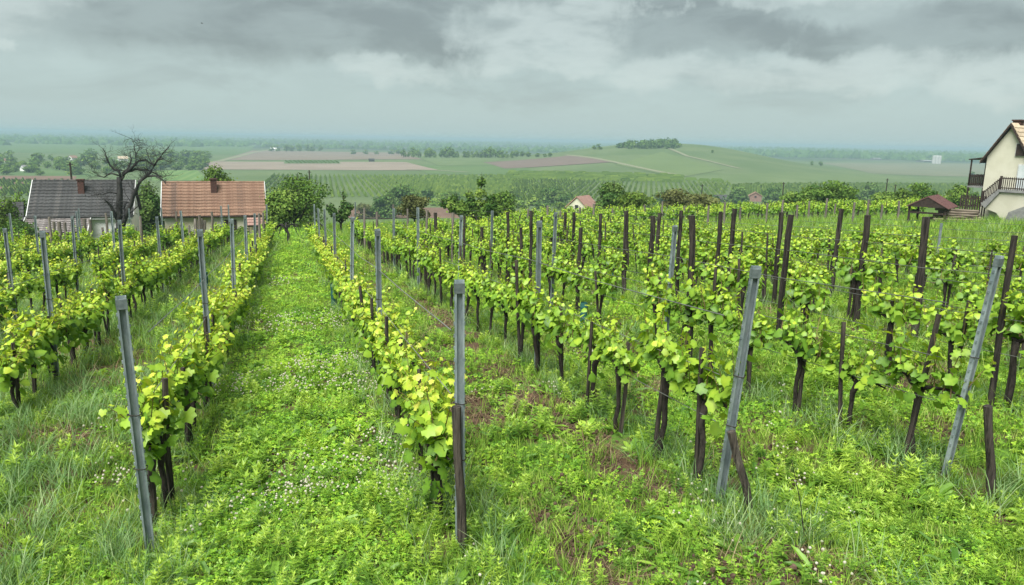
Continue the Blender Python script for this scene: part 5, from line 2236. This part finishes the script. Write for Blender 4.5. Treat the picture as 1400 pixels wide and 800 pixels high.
def build_wires():
    r = random.Random(8)
    for ri, (side, k, v, u0, u1, pu, st) in enumerate(ROWS):
        if side == 'house side' and k > 4:
            continue
        for hi, (h, word) in enumerate(((.74, 'lowest'), (1.18, 'middle'), (1.72, 'top'))):
            m = MB()
            pts = []
            u = max(u0 - .2, pu)
            while u < u1:
                for q in (0, .5):
                    p = row_pt(u + q * st, v)
                    pts.append((p[0], p[1], p[2] + h - (.03 if q else 0)))
                u += st
            # only the lengths that are near enough to be seen
            m.tube(pts, (.0050 if word == 'top' else .0042), 4, cap=False)
            o = link('trellis_wire', m.mesh('trellis_wire', M_wire))
            tag(o, f'thin {word} wire of the {row_words(side, k)}', 'wire', 'trellis wires')


def extras():
    # teal net sleeves round young vines
    for i, (px, py, ht, lab) in enumerate([(457, 421, .62, 'teal net sleeve low in the lane edge row, hill side'), (797, 455, .62, 'teal net sleeve among the vines of the third row'), (838, 385, .6, 'teal net sleeve standing farther back in the hill side block'), (277, 397, .6, 'first teal net sleeve in the second row, house side'), (282, 399, .6, 'second teal net sleeve close by another, house side')]):
        b = hit(px, py)
        m = MB()
        n = 10
        rows_ = 8
        pts = [(0, 0, ht * q / (rows_ - 1)) for q in range(rows_)]
        m.tube(pts, [.075 + .008 * math.sin(q * 2.2 + i) for q in range(rows_)], n, cap=False)
        o = link('vine_sleeve', m.mesh('vine_sleeve', M_net), None, b)
        tag(o, lab, 'sleeve', 'teal net sleeves')
    # utility poles
    for px, yt, D, lab in ((103, 222, 66, 'wooden pole rising behind the dark tiled roof'), (425, 233, 95, 'thin pole above the big bushy tree'), (1207, 244, 120, 'taller bare pole above the trees beyond the strip'), (1219, 252, 120, 'shorter bare pole above the trees beyond the strip'), (1067, 249, 120, 'slender pole by the dark round tree'), (957, 252, 130, 'slender pole above the twiggy olive tree')):
        b = at(px, D)
        h = pt(px, yt, D)[2] - b[2]
        m = MB()
        m.tube([(0, 0, -.3), (0, 0, h)], [.10, .075], 7)
        t = thing('utility_pole', lab, 'pole', b)
        link('pole', m.mesh('pole', M_dark), t)
        m = MB()
        m.box((0, 0, h - .22), (.5, .07, .07))
        link('crossarm', m.mesh('crossarm', M_dark), t)
    # horizontal pole at the lane end
    a, b = at(478, 47), at(562, 49)
    za, zb = pt(478, 299, 47)[2], pt(562, 298, 49)[2]
    m = MB()
    m.tube([(0, 0, 0), tuple((b - a)[:2] / 2) + ((zb - za) / 2 - .03,), tuple((b - a)[:2]) + (zb - za,)], [.04, .037, .03], 6, jit=.2)
    o = link('rail_pole', m.mesh('rail_pole', M_deadw), None, (a[0], a[1], za))
    tag(o, 'thin horizontal pole on props beyond the end of rows', 'pole')
    old_vine(392, 42.5, 46, 30, 'gnarled leafless old vine arching at the end of clover lane', 1)
    old_vine(424, 45.5, 34, 26, 'smaller leafless old vine beside the lane end, hill side', 2)
    old_vine(362, 45.5, 26, 26, 'dark leafless old vine before the orange house porch', 3)
    # bare upright cane in the weeds
    b = hit(1102, 742)
    tp = pt(1082, 628, b[1])
    m = MB()
    mid = (Vector(tp) - Vector(b)) * .5 + Vector((.012, 0, 0))
    m.tube([(0, 0, -.05), mid, Vector(tp) - Vector(b)], [.005, .004, .0025], 5)
    o = link('bare_cane', m.mesh('bare_cane', M_bark), None, b)
    tag(o, 'thin dark bare cane sticking up from the weeds', 'cane')
    # crop of short dark anchor stubs at the row ends
    for (px, py, tx, ty, lab) in ((632, 757, 624, 556, 'rough dark stub leaning on the upright steel end post'), (1029, 705, 1000, 590, 'bent dark brown stub beside the leaning second row end post'), (1356, 683, 1351, 555, 'dark brown stub past the third row end post'), (208, 715, 207, 630, 'dark grey stub behind the thin end post, house side')):
        b = hit(px, py)
        t = pt(tx, ty, b[1] + .02)
        m = MB()
        d = Vector(t) - Vector(b)
        m.tube([Vector((0, 0, -.12)), d * .35 + Vector((.008, 0, 0)), d * .7 + Vector((-.006, .004, 0)), d], [.040, .036, .034, .037], 8, jit=.2)
        o = link('anchor_stub', m.mesh('anchor_stub', M_stake), None, b)
        tag(o, lab, 'stub', 'stubs at the row ends')
    # bird far up
    p = pt(276, 32, 260)
    t = thing('bird', 'tiny dark bird flying under the clouds', 'bird', p)
    m = MB()
    m.tube([(-.35, 0, 0), (-.1, 0, .02), (.25, 0, .02), (.4, 0, .03)], [.02, .09, .08, .02], 6)
    link('body', m.mesh('body', M_dark), t)
    for s in (-1, 1):
        m = MB()
        m.prism([(-.12, s * .04, .03), (.12, s * .04, .03), (.02, s * .55, .22), (-.10, s * .6, .2)], (0, 0, .02))
        link('wing', m.mesh('wing', M_dark), t)


def build_haze():
    zt = 12.0
    m = MB()
    x0, z0 = 14500, PLAIN - 30
    m.box((0, 0, (zt + z0) / 2), (2 * x0, 2 * x0, zt - z0))
    mat, t = new_mat('haze')
    pv = t.n('ShaderNodeVolumePrincipled')
    pv.inputs['Color'].default_value = (.405, .556, .645, 1)
    pv.inputs['Density'].default_value = HAZE
    pv.inputs['Anisotropy'].default_value = 0.0
    o = t.n('ShaderNodeOutputMaterial')
    t.t.links.new(pv.outputs[0], o.inputs['Volume'])
    stuff(link('haze', m.mesh('haze', mat)))


HAZE = 3.9e-4
dark_tiled_house()
red_tiled_house()
cream_house()
garden_fence()
shelter()
timber_stack()
far_buildings()
trees()
far_trees()
hill_wood()
far_woods()
valley_rows()
bare_tree()
build_posts()
build_vines()
build_wires()
extras()
build_cover()
build_haze()
print('objects', len(S.objects), 'tris', sum(len(p.vertices) - 2 for me in bpy.data.meshes for p in me.polygons))
